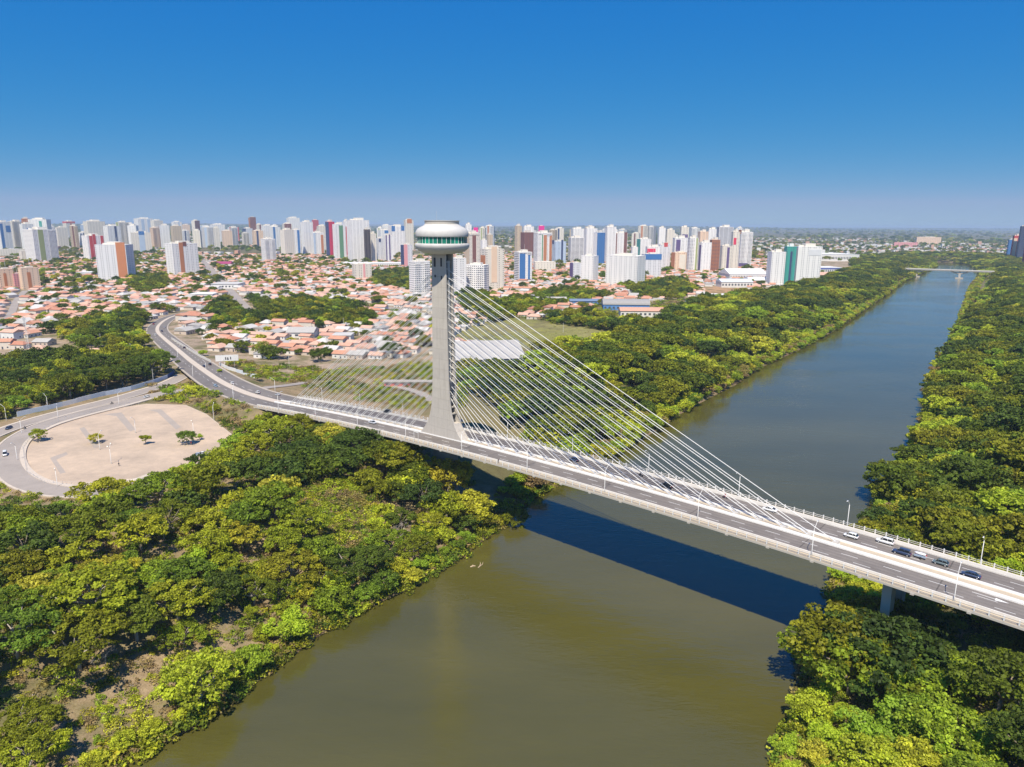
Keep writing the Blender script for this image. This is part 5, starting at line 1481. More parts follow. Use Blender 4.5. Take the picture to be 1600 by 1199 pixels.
PXTREES = [((0, 575), (120, 562), (230, 560), (262, 578), (240, 592), (150, 614), (60, 637), (0, 655), (-60, 670), (-60, 585)),
           ((85, 518), (150, 500), (205, 490), (242, 503), (236, 545), (205, 562), (125, 545), (95, 532)),
           ((330, 482), (400, 470), (420, 490), (400, 512), (335, 505)), ((410, 484), (470, 470), (545, 478), (590, 500), (560, 512), (470, 508), (415, 500)),
           ((580, 428), (640, 425), (668, 440), (640, 455), (585, 448)),
           ((810, 470), (880, 455), (960, 462), (935, 470), (885, 478), (830, 490), (770, 505), (745, 500)), ((965, 448), (1060, 440), (1090, 455), (1060, 470), (1000, 466)),
           ((850, 500), (900, 492), (1010, 510), (985, 525), (930, 515), (870, 508)), ((720, 465), (760, 462), (790, 480), (770, 500), (725, 490)),
           ((205, 435), (255, 432), (262, 452), (225, 462), (205, 455))]
GROVES = [zone_px(P, 16) for P in PXTREES]
def in_grove(x, y):
    r_ = np.zeros(np.shape(x), bool)
    for P in GROVES: r_ |= poly_inside(x, y, P)
    return r_
hs = []
ang = R(-14)
ca_, sa_ = math.cos(ang), math.sin(ang)
lot_i = np.arange(-130, 130); lot_j = np.arange(-20, 170)
II, JJ = np.meshgrid(lot_i, lot_j)
jx = hrg.normal(size=II.shape) * .9; jy = hrg.normal(size=II.shape) * .9
LX = II * 14.2 + (II // 9) * 9.0 + jx; LY = JJ * 13.4 + (JJ // 2) * 6.5 + jy
HX = -200 + LX * ca_ - LY * sa_; HYY = 560 + LX * sa_ + LY * ca_
k = poly_inside(HX, HYY, CITY) & frustum(HX, HYY, 20) & ~in_grove(HX, HYY) & road_clear(HX, HYY, 5) & ~poly_inside(HX, HYY, FIELD) & ~poly_inside(HX, HYY, DIRT) & ~poly_inside(HX, HYY, DIRT2) & (poly_dist(HX, HYY, RIV) > 130) & ~poly_inside(HX, HYY, SITE)
for bx_, by_, br_ in BUILT: k &= (HX - bx_) ** 2 + (HYY - by_) ** 2 > br_ ** 2
hl = sorted(((float(x), float(y)) for x, y in zip(HX[k], HYY[k])), key=lambda p: p[0] ** 2 + p[1] ** 2)
HOUSES, GARDEN, nh = [], [], 0
QUARTER = (('in the quarter left of the curving avenue', lambda p: p[0] < -300 and p[1] < 900), ('between the curving avenue and the cables', lambda p: p[1] < 700), ('in the dense quarter beyond the bridge head', lambda p: p[1] < 1000), ('far back among the towers', lambda p: True))
far_w, far_r, far_f = {}, {}, []
for p in hl:
    u = hrg.uniform()
    if u < (.17 if p[0] < -240 else .11): GARDEN.append(p); continue
    i_ = int(hrg.integers(len(HK)))
    kt = HK[i_]; yw = ang + (math.pi / 2 if hrg.uniform() < .35 else 0) + hrg.normal() * .03
    zz = gz(p[0], p[1]) if p[1] < 750 else 16.0
    if nh < 285:
        wh = next(q_ for q_, f_ in QUARTER if f_(p))
        kind_ = ('grey flat-roofed' if kt[3] == 3 else 'grey-roofed' if not kt[4] else 'hip-roofed orange-tiled' if kt[3] == 1 else 'orange-tiled gabled')
        e = empty('house', (p[0], p[1], zz), yw)
        tag(e, None, 'house', kind_ + ' houses ' + wh); REG.append((e, 'house', kind_, 1, (p[0], p[1], zz + 4)))
        inst('wall', kt[0], e); inst('roof', kt[1], e); inst('openings', kt[2], e)['kind'] = 'stuff'
        nh += 1
    else:
        HOUSES.append((p[0], p[1], i_, yw))
    if hrg.uniform() < (.26 if p[0] < -240 else .17): GARDEN.append((p[0] + 7.0, p[1] - 6.5))
for k_, (px, py) in enumerate(((20, 530), (40, 528), (62, 552), (78, 558), (95, 562), (112, 556), (130, 560), (148, 556), (70, 540), (8, 545), (175, 520), (30, 545))):
    q = at(px, py, 16); kt = HK[(0, 1, 4, 5, 7, 10, 11, 14, 15, 18, 20, 24)[k_]]
    e = empty('house', (q.x, q.y, gz(q.x, q.y)), hrg.uniform(-.3, .3)); kind_ = ('grey flat-roofed' if kt[3] == 3 else 'grey-roofed' if not kt[4] else 'hip-roofed orange-tiled' if kt[3] == 1 else 'orange-tiled gabled')
    tag(e, None, 'house', 'houses'); REG.append((e, 'house', kind_, 1, (q.x, q.y, q.z + 4)))
    inst('wall', kt[0], e); inst('roof', kt[1], e); inst('openings', kt[2], e)['kind'] = 'stuff'
    BUILT.append((q.x, q.y, 12))
# the rest of the houses, too small to tell apart: one mesh
def merge(name, items, label, cat):
    vs, fs, mi, mats, off = [], [], [], [], 0
    for x, y, i_, yw in items:
        c_, s_ = math.cos(yw), math.sin(yw)
        for me_ in HK[i_][:2]:
            mt = me_.materials[0]
            if mt not in mats: mats.append(mt)
            n = len(me_.vertices)
            co = np.zeros(n * 3, np.float32); me_.vertices.foreach_get('co', co); co = co.reshape(-1, 3)
            w_ = np.stack([x + co[:, 0] * c_ - co[:, 1] * s_, y + co[:, 0] * s_ + co[:, 1] * c_, co[:, 2] + 16], 1)
            vs.append(w_)
            for pl in me_.polygons: fs.append(tuple(v + off for v in pl.vertices)); mi.append(mats.index(mt))
            off += n
    me = bpy.data.meshes.new(name)
    me.from_pydata(np.concatenate(vs).tolist(), [], fs)
    for mt in mats: me.materials.append(mt)
    me.polygons.foreach_set('material_index', mi)
    me.update()
    return tag(inst(name, me), label, cat, kind='stuff')
merge('distant_houses', HOUSES, 'sea of small orange and grey roofs stretching between the towers', 'houses')

# ------------------------------------------------------------------ trees in the city
C_CITY = kit_collection('city_tree_kit', [lod('round', 'leaf_dark', 5.5, 8.5, 30, .95, 81), lod('round', 'leaf_mid', 5, 7, 30, .95, 82), lod('round', 'leaf_dark', 6.2, 10, 30, .95, 83), lod('umbrella', 'leaf_dark', 6.5, 8.5, 34, .95, 84), lod('round', 'leaf_bright', 4.5, 6, 30, .9, 85), lod('loose', 'leaf_mid', 6, 9.5, 40, .85, 86), lod('round', 'leaf_dark', 3.8, 6, 30, .9, 87)])
ctr = []
for gi_, P in enumerate(GROVES):
    f_ = lambda x, y: road_clear(x, y, 4) & lot_clear(x, y, 5)
    for x, y in poisson(P, 8.4, 7000, f_, 100 + gi_): ctr.append((x, y))
def built_clear(x, y): return all((x - a) ** 2 + (y - b_) ** 2 > (c * .9) ** 2 for a, b_, c in BUILT)
ctr = [p for p in ctr if built_clear(*p)] + [(p[0], p[1], 1) for p in GARDEN if built_clear(*p)]
ctr.sort(key=lambda p: p[0] ** 2 + p[1] ** 2)
CK = ('round_dark', 'round_mid', 'round_dark', 'umbrella', 'round_mid', 'round')
rest = []
for n_, (x, y, *gd) in enumerate(ctr):
    s_ = hrg.uniform(.6, 1.0) ** 1.3 * (1.15 if gd else 1.4)
    if n_ < 80:
        key = CK[int(hrg.integers(6))]
        plant(key, x, y, s_)
    else: rest.append((x, y, s_ * 1.05))
for px, py in ((309, 434), (460, 469), (462, 472)):
    q = at(px, py, 16); plant('yellow', q.x, q.y, .95 if px < 400 else .6, 'tree', {309: 'golden yellow flowering tree beside the broad orange-striped tower', 460: 'golden yellow flowering tree above the big grove', 462: 'lower golden yellow tree at the edge of the big grove'}[px], 'tree')
FARZ = [(-2600, 1500), (-1200, 900), (-300, 1200), (600, 1500), (900, 1700), (1250, 2100), (2800, 2300), (5200, 5200), (3000, 6500), (-5200, 6500)]
fz = lambda x, y: (np.hypot(x, y) > 1250) & (np.sin(x * .0041 + 2 * np.sin(y * .0023)) * np.sin(y * .0052 + x * .0013) > -.35) & (land_d(x, y) > 40)
for x, y in poisson(FARZ, 24, 26000, fz, 91):
    if built_clear(x, y): rest.append((x, y, rng.uniform(1.0, 1.9)))
scatter('city_trees', rest, C_CITY, 'dark green tree crowns scattered among the far roofs and towers', 'trees')
# far suburbs: boxes too small to tell apart
mb = MB()
fz2 = lambda x, y: (np.hypot(x, y) > 2300) & (land_d(x, y) > 260) & (np.sin(x * .0031 + 2.6 * np.sin(y * .0019)) * np.sin(y * .0042 + x * .0017 + 1) > -.1)
for x, y in poisson(FARZ, 24, 30000, fz2, 93):
    mb.box((x, y, 15), (rng.uniform(8, 26), rng.uniform(8, 20), rng.uniform(4, 8) if rng.uniform() < .97 else rng.uniform(10, 22)), ang, int(rng.integers(5)))
tag(mb.build('distant_suburbs', [M['walls'][0], M['walls'][4], RF[1], RF[3], CF[2]]), 'pale roofs and blocks of the far suburbs fading towards the horizon', 'buildings', kind='stuff')
q0 = zone_px(((1110, 372), (1400, 378), (1560, 384), (1600, 372), (1600, 360), (1100, 358)), 16)
belt2 = zs(q0, 55, 26000, lambda x, y: np.sin(x * .0021 + 2 * np.sin(y * .0013)) > -.75, 95, 2.2, 4.0)
q1 = zone_px(((0, 372), (600, 375), (800, 378), (1100, 376), (1100, 359), (0, 357)), 16)
belt2 += zs(q1, 60, 22000, lambda x, y: np.sin(x * .0025 + 2 * np.sin(y * .0017)) > -.2, 96, 2.2, 4.0)
scatter('distant_woodland', belt2, C_CITY, 'blue-green woodland fading towards the horizon', 'woodland')
# brush behind the bridge and round the avenue
BR1 = zone_px(((345, 560), (400, 572), (470, 575), (560, 580), (640, 570), (700, 570), (735, 600), (720, 640), (640, 640), (560, 625), (480, 608), (440, 596), (380, 590)), 16)
BR2 = zone_px(((225, 600), (262, 604), (300, 600), (330, 612), (372, 640), (395, 655), (362, 672), (330, 645), (290, 628), (240, 622)), 17)
BR3 = zone_px(((740, 520), (800, 498), (930, 515), (975, 524), (1010, 505), (1060, 490), (1090, 470), (960, 468), (880, 478), (770, 505)), 16)
brush = []
for P, sd in ((BR1, 101), (BR2, 102), (BR3, 103)):
    brush += zs(P, 4.2 if sd != 103 else 6, 9000, lambda x, y: road_clear(x, y, 1.5) & deck_clear(x, y, 18) & lot_clear(x, y, 3) & (np.sin(x * .11) * np.sin(y * .13 + x * .05) > -.45) & (~poly_inside(x, y, FIELD)) & ~poly_inside(x, y, SHEDZ), sd, .8, 1.9)
fg = zs(FIELD, 5.0, 9000, None, 104, .15, .4)
scatter('brush', brush + fg, C_SCRUB, 'rough green and dry scrub behind the bridge and beside the avenue', 'scrub')
for px, py, key, s_, lab in ((497, 565, 'round_dark', 1.15, 'big round dark tree standing alone behind the left cables'), (421, 560, 'round_dark', 1.1, 'tall round tree beside the orange-roofed houses left of the cables'), (410, 555, 'loose', 1.1, 'thin brownish tree beside the tall round one'), (520, 505, 'round_mid', 1.3, 'large bright tree on the edge of the big grove'), (330, 535, 'round_dark', .8, 'round tree among the orange roofs right of the avenue'), (357, 545, 'round_dark', .9, 'dark round tree between two orange-roofed houses'), (318, 560, 'loose_bright', .7, 'small light tree on the avenue kerb'), (345, 590, 'loose_bright', .4, 'tiny tree on the avenue median'), (402, 596, 'umbrella_mid', .45, 'little umbrella tree on the traffic island'), (300, 622, 'loose_bright', .9, 'yellow-green tree at the top of the car park'), (265, 618, 'loose_bright', .8, 'airy yellow-green tree between the loop roads'), (335, 645, 'loose', .8, 'olive tree on the slope right of the car park')):
    q = at(px, py, 16.5); plant(key, q.x, q.y, s_, 'tree', lab, 'tree', None)

# ------------------------------------------------------------------ vehicles
def car_paint(c):
    m, nt, b, N, L = new_mat('car_paint')
    b.inputs['Base Color'].default_value = tuple(c) + (1,)
    b.inputs['Roughness'].default_value = .35
    b.inputs['Coat Weight'].default_value = .6
    b.inputs['Coat Roughness'].default_value = .08
    return m
CARP = {'white': car_paint((.78, .78, .77)), 'silver': car_paint((.50, .52, .55)), 'navy': car_paint((.03, .05, .11)), 'black': car_paint((.015, .017, .02)), 'green': car_paint((.12, .16, .17)), 'blue': car_paint((.35, .45, .56)), 'red': car_paint((.45, .03, .03)), 'grey': car_paint((.16, .17, .18))}
M['car_glass'] = paint((.02, .025, .03), .08, .1, 1, name='car_glass')
M['lamp_white'] = paint((.8, .8, .78), .2, .05, 1, name='headlight')
M['lamp_red'] = paint((.45, .02, .02), .25, .05, 1, name='taillight')
def loft(mb, secs):
    vs, fs, n = [], [], len(secs[0])
    for s_ in secs: vs += s_
    for i in range(len(secs) - 1):
        for k in range(n): fs.append((i * n + k, i * n + (k + 1) % n, (i + 1) * n + (k + 1) % n, (i + 1) * n + k))
    fs += [tuple(range(n))[::-1], tuple(range((len(secs) - 1) * n, len(secs) * n))]
    return mb.add(vs, fs)
def rsec(x, hw_, z0, z1, k=.18):
    return [(x, -hw_ + k, z0), (x, hw_ - k, z0), (x, hw_, z0 + k), (x, hw_, z1 - k), (x, hw_ - k * .8, z1), (x, -hw_ + k * .8, z1), (x, -hw_, z1 - k), (x, -hw_, z0 + k)]
def car_kit(kind):
    L_, hh, cab = {'hatch': (3.9, 1.48, (-1.75, -1.3, .55, 1.25)), 'sedan': (4.5, 1.45, (-1.55, -.85, .55, 1.35)), 'suv': (4.6, 1.78, (-2.1, -1.85, .55, 1.25)), 'van': (4.7, 1.95, (-2.25, -2.05, .95, 1.7))}[kind]
    a = L_ / 2; bz = .88 if kind in ('hatch', 'sedan') else 1.02
    body = MB()
    loft(body, [rsec(-a, .68, .42, bz - .12), rsec(-a + .12, .80, .3, bz), rsec(-a + .7, .86, .26, bz + .02), rsec(.5, .87, .26, bz + .02), rsec(a - 1.0, .86, .26, bz - .04), rsec(a - .25, .80, .3, bz - .16), rsec(a, .66, .4, bz - .26)])
    x0, x1, x2, x3 = cab
    gl = MB(); loft(gl, [rsec(x0, .74, bz - .1, bz + .03, .05), rsec(x1, .66, bz - .1, hh - .06, .08), rsec(x2, .66, bz - .1, hh - .05, .08), rsec(x3, .74, bz - .1, bz + .0, .03)])
    rf = MB(); loft(rf, [rsec(x1 - .06, .58, hh - .09, hh - .02, .03), rsec(x1 + .2, .62, hh - .08, hh + .02, .03), rsec(x2 - .3, .62, hh - .08, hh + .01, .03), rsec(x2 + .06, .58, hh - .1, hh - .03, .03)])
    for sx in (x1 + .05, (x1 + x2) / 2, x2 - .02):
        for sg in (-1, 1): rf.tube([(sx + (.12 if sx > 0 else -.05), sg * .75, bz - .02), (sx, sg * .63, hh - .04)], .05, 4)
    wh = MB().tube([(0, -.11, 0), (0, .11, 0)], .32, 12).mesh('tyre', M['rubber'], True)
    rm = MB().tube([(0, -.115, 0), (0, .115, 0)], .19, 10).mesh('rim', M['steel'])
    return body, gl, rf, wh, rm, a, bz
CK_ = {k: car_kit(k) for k in ('hatch', 'sedan', 'suv', 'van')}
CMESH = {}
def car(kind, colr, loc, yaw, label, pitch=0.0, group=None):
    body, gl, rf, wh, rm, a, bz = CK_[kind]
    if (kind, colr) not in CMESH:
        CMESH[kind, colr] = (body.mesh('body', CARP[colr], True), gl.mesh('windows', M['car_glass']), rf.mesh('roof', CARP[colr], True),
                             MB().box((0, 0, 0), (.1, .34, .16)).mesh('headlight', M['lamp_white']), MB().box((0, 0, 0), (.1, .3, .2)).mesh('taillight', M['lamp_red']))
    cm = CMESH[kind, colr]
    e = empty('car', loc, yaw); e.rotation_euler = (0, -pitch, yaw)
    tag(e, label, 'car', group)
    inst('body', cm[0], e); inst('windows', cm[1], e); inst('roof', cm[2], e)
    for sx in (-a + .78, a - .82):
        for sy in (-.78, .78):
            w_ = inst('wheel', wh, e, (sx, sy, .32)); inst('rim', rm, w_)
    for sy in (-.55, .55):
        inst('headlight', cm[3], e, (a - .12, sy, bz - .36)); inst('taillight', cm[4], e, (-a + .03, sy, bz - .28))
    return e
def on_bridge(px, py, toward_city):
    S, t = st(px, py + 2, .5)
    p = br(S, t, .02); sl = .0393 - 2 * .015 / 88 * S
    return p, (BYAW + math.pi if toward_city else BYAW), (-math.atan(sl) if toward_city else math.atan(sl))
for px, py, kind, colr, tw, lab in ((1330, 836, 'hatch', 'white', 1, 'white hatchback just past the last cable on the far carriageway'), (1383, 845, 'suv', 'white', 1, 'second white car behind the hatchback on the far carriageway'), (1409, 862, 'suv', 'navy', 1, 'dark blue off-roader towing a trailer on the bridge'), (1470, 878, 'hatch', 'green', 1, 'grey-green hatchback behind the trailer on the bridge'), (1517, 897, 'sedan', 'navy', 1, 'dark blue saloon nearest the right edge on the bridge'), (1203, 795, 'sedan', 'white', 1, 'white car seen between the last cables on the bridge'), (1041, 758, 'suv', 'black', 1, 'black car behind the cables over the river'), (897, 717, 'hatch', 'navy', 1, 'dark blue car behind the cables right of the pylon'), (605, 643, 'van', 'black', 1, 'dark van behind the left cables'), (582, 659, 'sedan', 'silver', 0, 'silver car on the near carriageway left of the pylon'), (403, 613, 'hatch', 'white', 1, 'white car at the bridge head ramp'), (434, 617, 'hatch', 'silver', 1, 'silver car entering the bridge on the far carriageway')):
    p, yw, pt = on_bridge(px, py, tw)
    if px < 440:
        z = 21.5; q = at(px, py + 2, z); p = q
    car(kind, colr, p, yw, lab, pt)
def on_path(P, px, py, off=0.0):
    q = at(px, py, 18)
    for _ in range(5):
        i_ = min(range(len(P) - 1), key=lambda i: (P[i].xy - q.xy).length); q = at(px, py, P[i_].z)
    d = (P[i_ + 1] - P[i_]).normalized()
    return Vector((q.x, q.y, P[i_].z + .02)), math.atan2(d.y, d.x), math.asin(d.z)
for px, py, kind, colr, rev, lab in ((337, 605, 'hatch', 'blue', 0, 'pale blue car on the near side of the avenue bend'), (363, 601, 'hatch', 'white', 1, 'white car on the far side of the avenue before the bridge'), (319, 574, 'sedan', 'navy', 1, 'left of two dark cars on the avenue below the billboard'), (328, 571, 'hatch', 'black', 1, 'right of two dark cars on the avenue below the billboard'), (288, 545, 'hatch', 'black', 1, 'small dark car at the avenue bend'), (257, 513, 'sedan', 'silver', 1, 'silver car at the top of the avenue bend'), (253, 519, 'sedan', 'navy', 1, 'dark car following the silver one at the avenue bend'), (243, 525, 'hatch', 'white', 0, 'white car on the left side of the avenue bend'), (240, 508, 'hatch', 'red', 0, 'red car at the far end of the avenue bend')):
    p, yw, pt = on_path(AV, px, py)
    car(kind, colr, p, yw + (math.pi if rev else 0), lab, -pt if rev else pt)
for P, px, py, kind, colr, lab in ((LOOP, 229, 622, 'hatch', 'white', 'white car on the loop road above the car park'), (UPPER, 14, 671, 'hatch', 'navy', 'dark car on the upper loop road by the painted wall'), (LOOP, 8, 712, 'van', 'white', 'white van on the loop road bend at the left edge')):
    p, yw, pt = on_path(P, px, py); car(kind, colr, p, yw, lab)
for k, (px, py, c_) in enumerate(((318, 711, 'white'), (310, 713, 'blue'))):
    q = at(px, py, 16.02); car('sedan', c_, q, .4, ('white' if k == 0 else 'pale blue') + ' car parked under the trees at the right end of the car park')
CC = ('white', 'silver', 'black', 'grey', 'red')
for k, (px, py) in enumerate(((318, 410), (327, 421), (336, 430), (343, 441), (352, 448), (360, 460), (369, 470), (378, 478))):
    p, yw, pt = on_path(CITYAV, px, py); p.z = 16.5
    car('hatch', CC[k % 5], p, yw, ORD[k] + ' car from the top on the city avenue, a ' + CC[k % 5] + ' one', 0, 'cars on the city avenue')
for k, (px, py) in enumerate(((638, 536), (648, 538), (658, 537), (668, 539), (628, 524), (566, 578))):
    q = at(px, py, 16); q.z = gz(q.x, q.y); car('hatch', CC[(k + 1) % 5], q, 1.1, ORD[k] + ' ' + CC[(k + 1) % 5] + ' car parked on the yard behind the left cables', 0, 'cars parked behind the cables')
# trailer with a boat hull
p, yw, pt = on_bridge(1438, 868, 1)
e = empty('trailer', p, yw); e.rotation_euler = (0, -pt, yw)
tag(e, 'small trailer with red and blue sides carrying a white hull', 'trailer')
MB().box((0, 0, .5), (2.8, 1.5, .14)).build('bed', M['steel'], e)
for sy in (-.74, .74): MB().box((0, sy, .64), (2.8, .06, .4)).build('side_panel', CARP['red'] if sy < 0 else CARP['blue'], e)
MB().tube([(1.4, 0, .5), (2.6, 0, .45)], .05, 5).build('drawbar', M['steel'], e)
for sy in (-.85, .85): inst('wheel', CK_['hatch'][3], e, (-.2, sy, .32))
mb = MB(); loft(mb, [rsec(-1.2, .45, 1.05, 1.5), rsec(0, .55, .95, 1.55), rsec(1.0, .4, 1.05, 1.5), rsec(1.5, .22, 1.25, 1.45, .08)]); mb.build('hull', M['white'], e, True)
mb = MB(); [mb.tube([(x, y, .6), (x, y * .8, 1.15)], .04, 4) for x in (-.9, .8) for y in (-.6, .6)]; mb.build('cradle', M['steel'], e)['kind'] = 'stuff'

# ------------------------------------------------------------------ people and motorcycles
def person_mat(shirt, trousers):
    m, nt, b, N, L = new_mat('clothing')
    tc = N.new('ShaderNodeTexCoord'); sx = N.new('ShaderNodeSeparateXYZ'); L.new(tc.outputs['Object'], sx.inputs[0])
    mr = N.new('ShaderNodeMath'); mr.operation = 'DIVIDE'; mr.inputs[1].default_value = 1.8; L.new(sx.outputs[2], mr.inputs[0])
    cr = N.new('ShaderNodeValToRGB'); cr.color_ramp.interpolation = 'CONSTANT'
    e_ = cr.color_ramp.elements
    e_[0].position = 0; e_[0].color = (.03, .03, .03, 1)
    e_[1].position = .05; e_[1].color = tuple(trousers) + (1,)
    for p_, c_ in ((.52, shirt), (.83, (.35, .2, .13)), (.945, (.03, .025, .02))):
        x = e_.new(p_); x.color = tuple(c_) + (1,)
    L.new(mr.outputs[0], cr.inputs[0]); L.new(cr.outputs[0], b.inputs['Base Color']); b.inputs['Roughness'].default_value = .85
    return m
def skin_person(pose, mat):
    """joints with radii, grown into one skin"""
    J = {'pelvis': ((0, 0, .95), .14), 'chest': ((0, 0, 1.28), .16), 'neck': ((0, 0, 1.48), .06), 'head': ((.02, 0, 1.6), .1), 'crown': ((.01, 0, 1.74), .085)}
    if pose == 'stand':
        for sg, n in ((-1, 'l'), (1, 'r')):
            J['hip' + n] = ((0, sg * .1, .88), .1); J['knee' + n] = ((.03, sg * .11, .5), .065); J['ankle' + n] = ((-.01, sg * .11, .09), .045); J['toe' + n] = ((.15, sg * .12, .04), .04)
            J['sh' + n] = ((0, sg * .19, 1.42), .065); J['elbow' + n] = ((-.03, sg * .25, 1.13), .045); J['hand' + n] = ((.05, sg * .25, .86), .04)
    else:
        J = {k: ((v[0][0] - .12 + (v[0][2] - .9) * .25, 0, v[0][2] - .1), v[1]) for k, v in J.items()}
        for sg, n in ((-1, 'l'), (1, 'r')):
            J['hip' + n] = ((-.1, sg * .11, .82), .1); J['knee' + n] = ((.28, sg * .2, .76), .07); J['ankle' + n] = ((.12, sg * .2, .33), .05); J['toe' + n] = ((.28, sg * .2, .3), .04)
            J['sh' + n] = ((-.02, sg * .19, 1.3), .065); J['elbow' + n] = ((.18, sg * .27, 1.12), .045); J['hand' + n] = ((.42, sg * .26, 1.06), .04)
    E_ = [('pelvis', 'chest'), ('chest', 'neck'), ('neck', 'head'), ('head', 'crown')]
    for n in 'lr': E_ += [('pelvis', 'hip' + n), ('hip' + n, 'knee' + n), ('knee' + n, 'ankle' + n), ('ankle' + n, 'toe' + n), ('chest', 'sh' + n), ('sh' + n, 'elbow' + n), ('elbow' + n, 'hand' + n)]
    ks = list(J)
    me = bpy.data.meshes.new('body'); me.from_pydata([J[k][0] for k in ks], [(ks.index(a), ks.index(c)) for a, c in E_], [])
    o = bpy.data.objects.new('person', me); col.objects.link(o)
    me.materials.append(mat)
    sk = o.modifiers.new('skin', 'SKIN')
    for i, k in enumerate(ks):
        me.skin_vertices[0].data[i].radius = (J[k][1],) * 2; me.skin_vertices[0].data[i].use_root = (k == 'pelvis')
    o.modifiers.new('sub', 'SUBSURF').render_levels = 1
    return o
def motorcycle(loc, yaw, colr, label, rider, rl):
    e = empty('motorcycle', loc, yaw); tag(e, label, 'motorcycle')
    for x in (-.62, .65):
        mb = MB(); mb.tube([(x, -.06, .3), (x, .06, .3)], .3, 12); mb.build('wheel', M['rubber'], e)
    mb = MB(); loft(mb, [rsec(-.7, .1, .62, .78, .04), rsec(-.1, .13, .5, .76, .04), rsec(.25, .14, .5, .9, .05), rsec(.45, .08, .55, .88, .04)]); mb.build('body', CARP[colr], e)
    mb = MB().tube([(.65, 0, .3), (.45, 0, .95)], .045, 5); mb.tube([(.42, -.3, 1.02), (.45, 0, .97), (.42, .3, 1.02)], .025, 5); mb.build('handlebar', M['steel'], e)
    o = skin_person('ride', rider); o.location = (loc[0], loc[1], loc[2]); o.rotation_euler = (0, 0, yaw); tag(o, rl, 'person')
PW = person_mat((.7, .68, .65), (.05, .06, .1)); PO = person_mat((.6, .2, .06), (.25, .23, .2)); PD = person_mat((.04, .04, .05), (.05, .05, .07)); PR = person_mat((.35, .05, .06), (.04, .05, .09))
for px, py, tw, c_, pm, wh, cl in ((1001, 741, 1, 'black', PD, 'left of the black car on the far carriageway', 'dark clothes'), (1133, 775, 1, 'red', PR, 'close to the far parapet over the river', 'dark red shirt'), (493, 647, 0, 'red', PW, 'alone on the near carriageway behind the lamp posts', 'white shirt')):
    p, yw, pt = on_bridge(px, py, tw); motorcycle(p, yw, c_, 'motorcycle ' + wh, pm, 'rider in ' + cl + ' on the motorcycle ' + wh)
for px, py, wh in ((175, 632, 'on the loop road above the car park'), (39, 671, 'on the loop road left of the car park')):
    p, yw, pt = on_path(LOOP, px, py); motorcycle(p, yw, 'black', 'dark motorcycle ' + wh, PD, 'rider in dark clothes ' + wh)
for px, py, pm, lab in ((186, 729, PD, 'person in dark clothes walking in the lower middle of the car park'), (160, 693, PD, 'person standing in the shade of the yellowish car park tree'), (299, 696, PR, 'person under the rounded tree at the right of the car park')):
    q = at(px, py, 16.0); o = skin_person('stand', pm); o.location = q; o.rotation_euler = (0, 0, rng.uniform(0, 6)); tag(o, lab, 'person')
S_, t_ = st(781, 724); o = skin_person('stand', PD); o.location = br(S_, 13.3, .15); o.rotation_euler = (0, 0, BYAW); tag(o, 'person in dark clothes walking on the near bridge sidewalk', 'person')

# ------------------------------------------------------------------ walls, signs, mast, driftwood
def panel_wall(pts, z, hgt, name, mats, label, cat='wall', step=7.0):
    P = [at(a, b_, z) for a, b_ in pts]
    root_ = empty(name, P[0]); root_.location.z = gz(P[0].x, P[0].y); tag(root_, label, cat)
    n_, tot = 0, sum((P[i + 1] - P[i]).length for i in range(len(P) - 1))
    run = 0
    for i in range(len(P) - 1):
        a, b_ = P[i], P[i + 1]; k = max(1, int((b_ - a).length / step))
        for j in range(k):
            c0, c1 = a.lerp(b_, j / k), a.lerp(b_, (j + 1) / k); m_ = (c0 + c1) / 2; d = c1 - c0
            f_ = run / tot; run += d.length
            MB().box((m_.x, m_.y, gz(m_.x, m_.y) - .6), (d.length - .04, .2, hgt + .6), math.atan2(d.y, d.x)).build('wall_panel', mats[min(len(mats) - 1, int(f_ * len(mats)))], root_, world=True)
W1 = paint((.62, .68, .74), .7, .2, .4, name='wall_paint'); W2 = paint((.55, .62, .72), .7, .2, .5, name='wall_paint'); W3 = paint((.06, .12, .28), .7, .3, .5, name='mural')
panel_wall(((27, 652), (75, 641), (120, 630), (165, 618), (205, 610), (240, 600), (262, 592), (273, 585)), 16.2, 2.6, 'boundary_wall', [W1, M['white'], W1, W2, W1, W2, W3], 'long painted wall between the left wood and the loop road')
panel_wall(((343, 575), (358, 583), (380, 588), (402, 590)), 17.5, 2.2, 'boundary_wall', [M['white'], W1], 'white wall behind the avenue below the billboard')
panel_wall(((268, 530), (290, 545), (312, 560), (330, 570)), 17.6, 2.0, 'boundary_wall', [M['kerb']], 'pale garden wall along the right side of the avenue')
def billboard(px, py, w_, h_, pole, z, yaw, mat, label):
    q = at(px, py, z); q.z = gz(q.x, q.y)
    e = empty('billboard', q, yaw); tag(e, label, 'billboard')
    MB().box((0, 0, pole), (w_, .3, h_)).build('panel', mat, e)
    for x in (-w_ * .3, w_ * .3): MB().tube([(x, .25, -.3), (x, .25, pole + h_ * .8)], .12, 6).build('post', M['steel'], e)
    return e
e = billboard(356, 578, 15, 4.2, 4.2, 17, .25, M['white'], 'white billboard with black shapes on posts beside the avenue')
for x, z, s_ in ((-.8, 5.2, .9), (.6, 5.0, 1.1), (2.4, 5.3, .8)): MB().box((x, -.17, z), (s_, .06, 1.8), 0, 0, .6).build('print', M['dark'], e)
billboard(1079, 482, 14, 6, 6, 16, .0, paint((.35, .55, .75), .6, .15, .2, name='poster'), 'pale blue billboard near the dirt lot')
q = at(47, 566, 16); q.z = gz(q.x, q.y)
e = empty('antenna_mast', q); tag(e, 'tall pale lattice antenna mast in front of the left wood', 'mast')
HT = 34
for k in range(3):
    t = k * 2.094; MB().tube([(1.1 * math.cos(t), 1.1 * math.sin(t), -.5), (.45 * math.cos(t), .45 * math.sin(t), HT)], .09, 5).build('leg', M['white'], e)
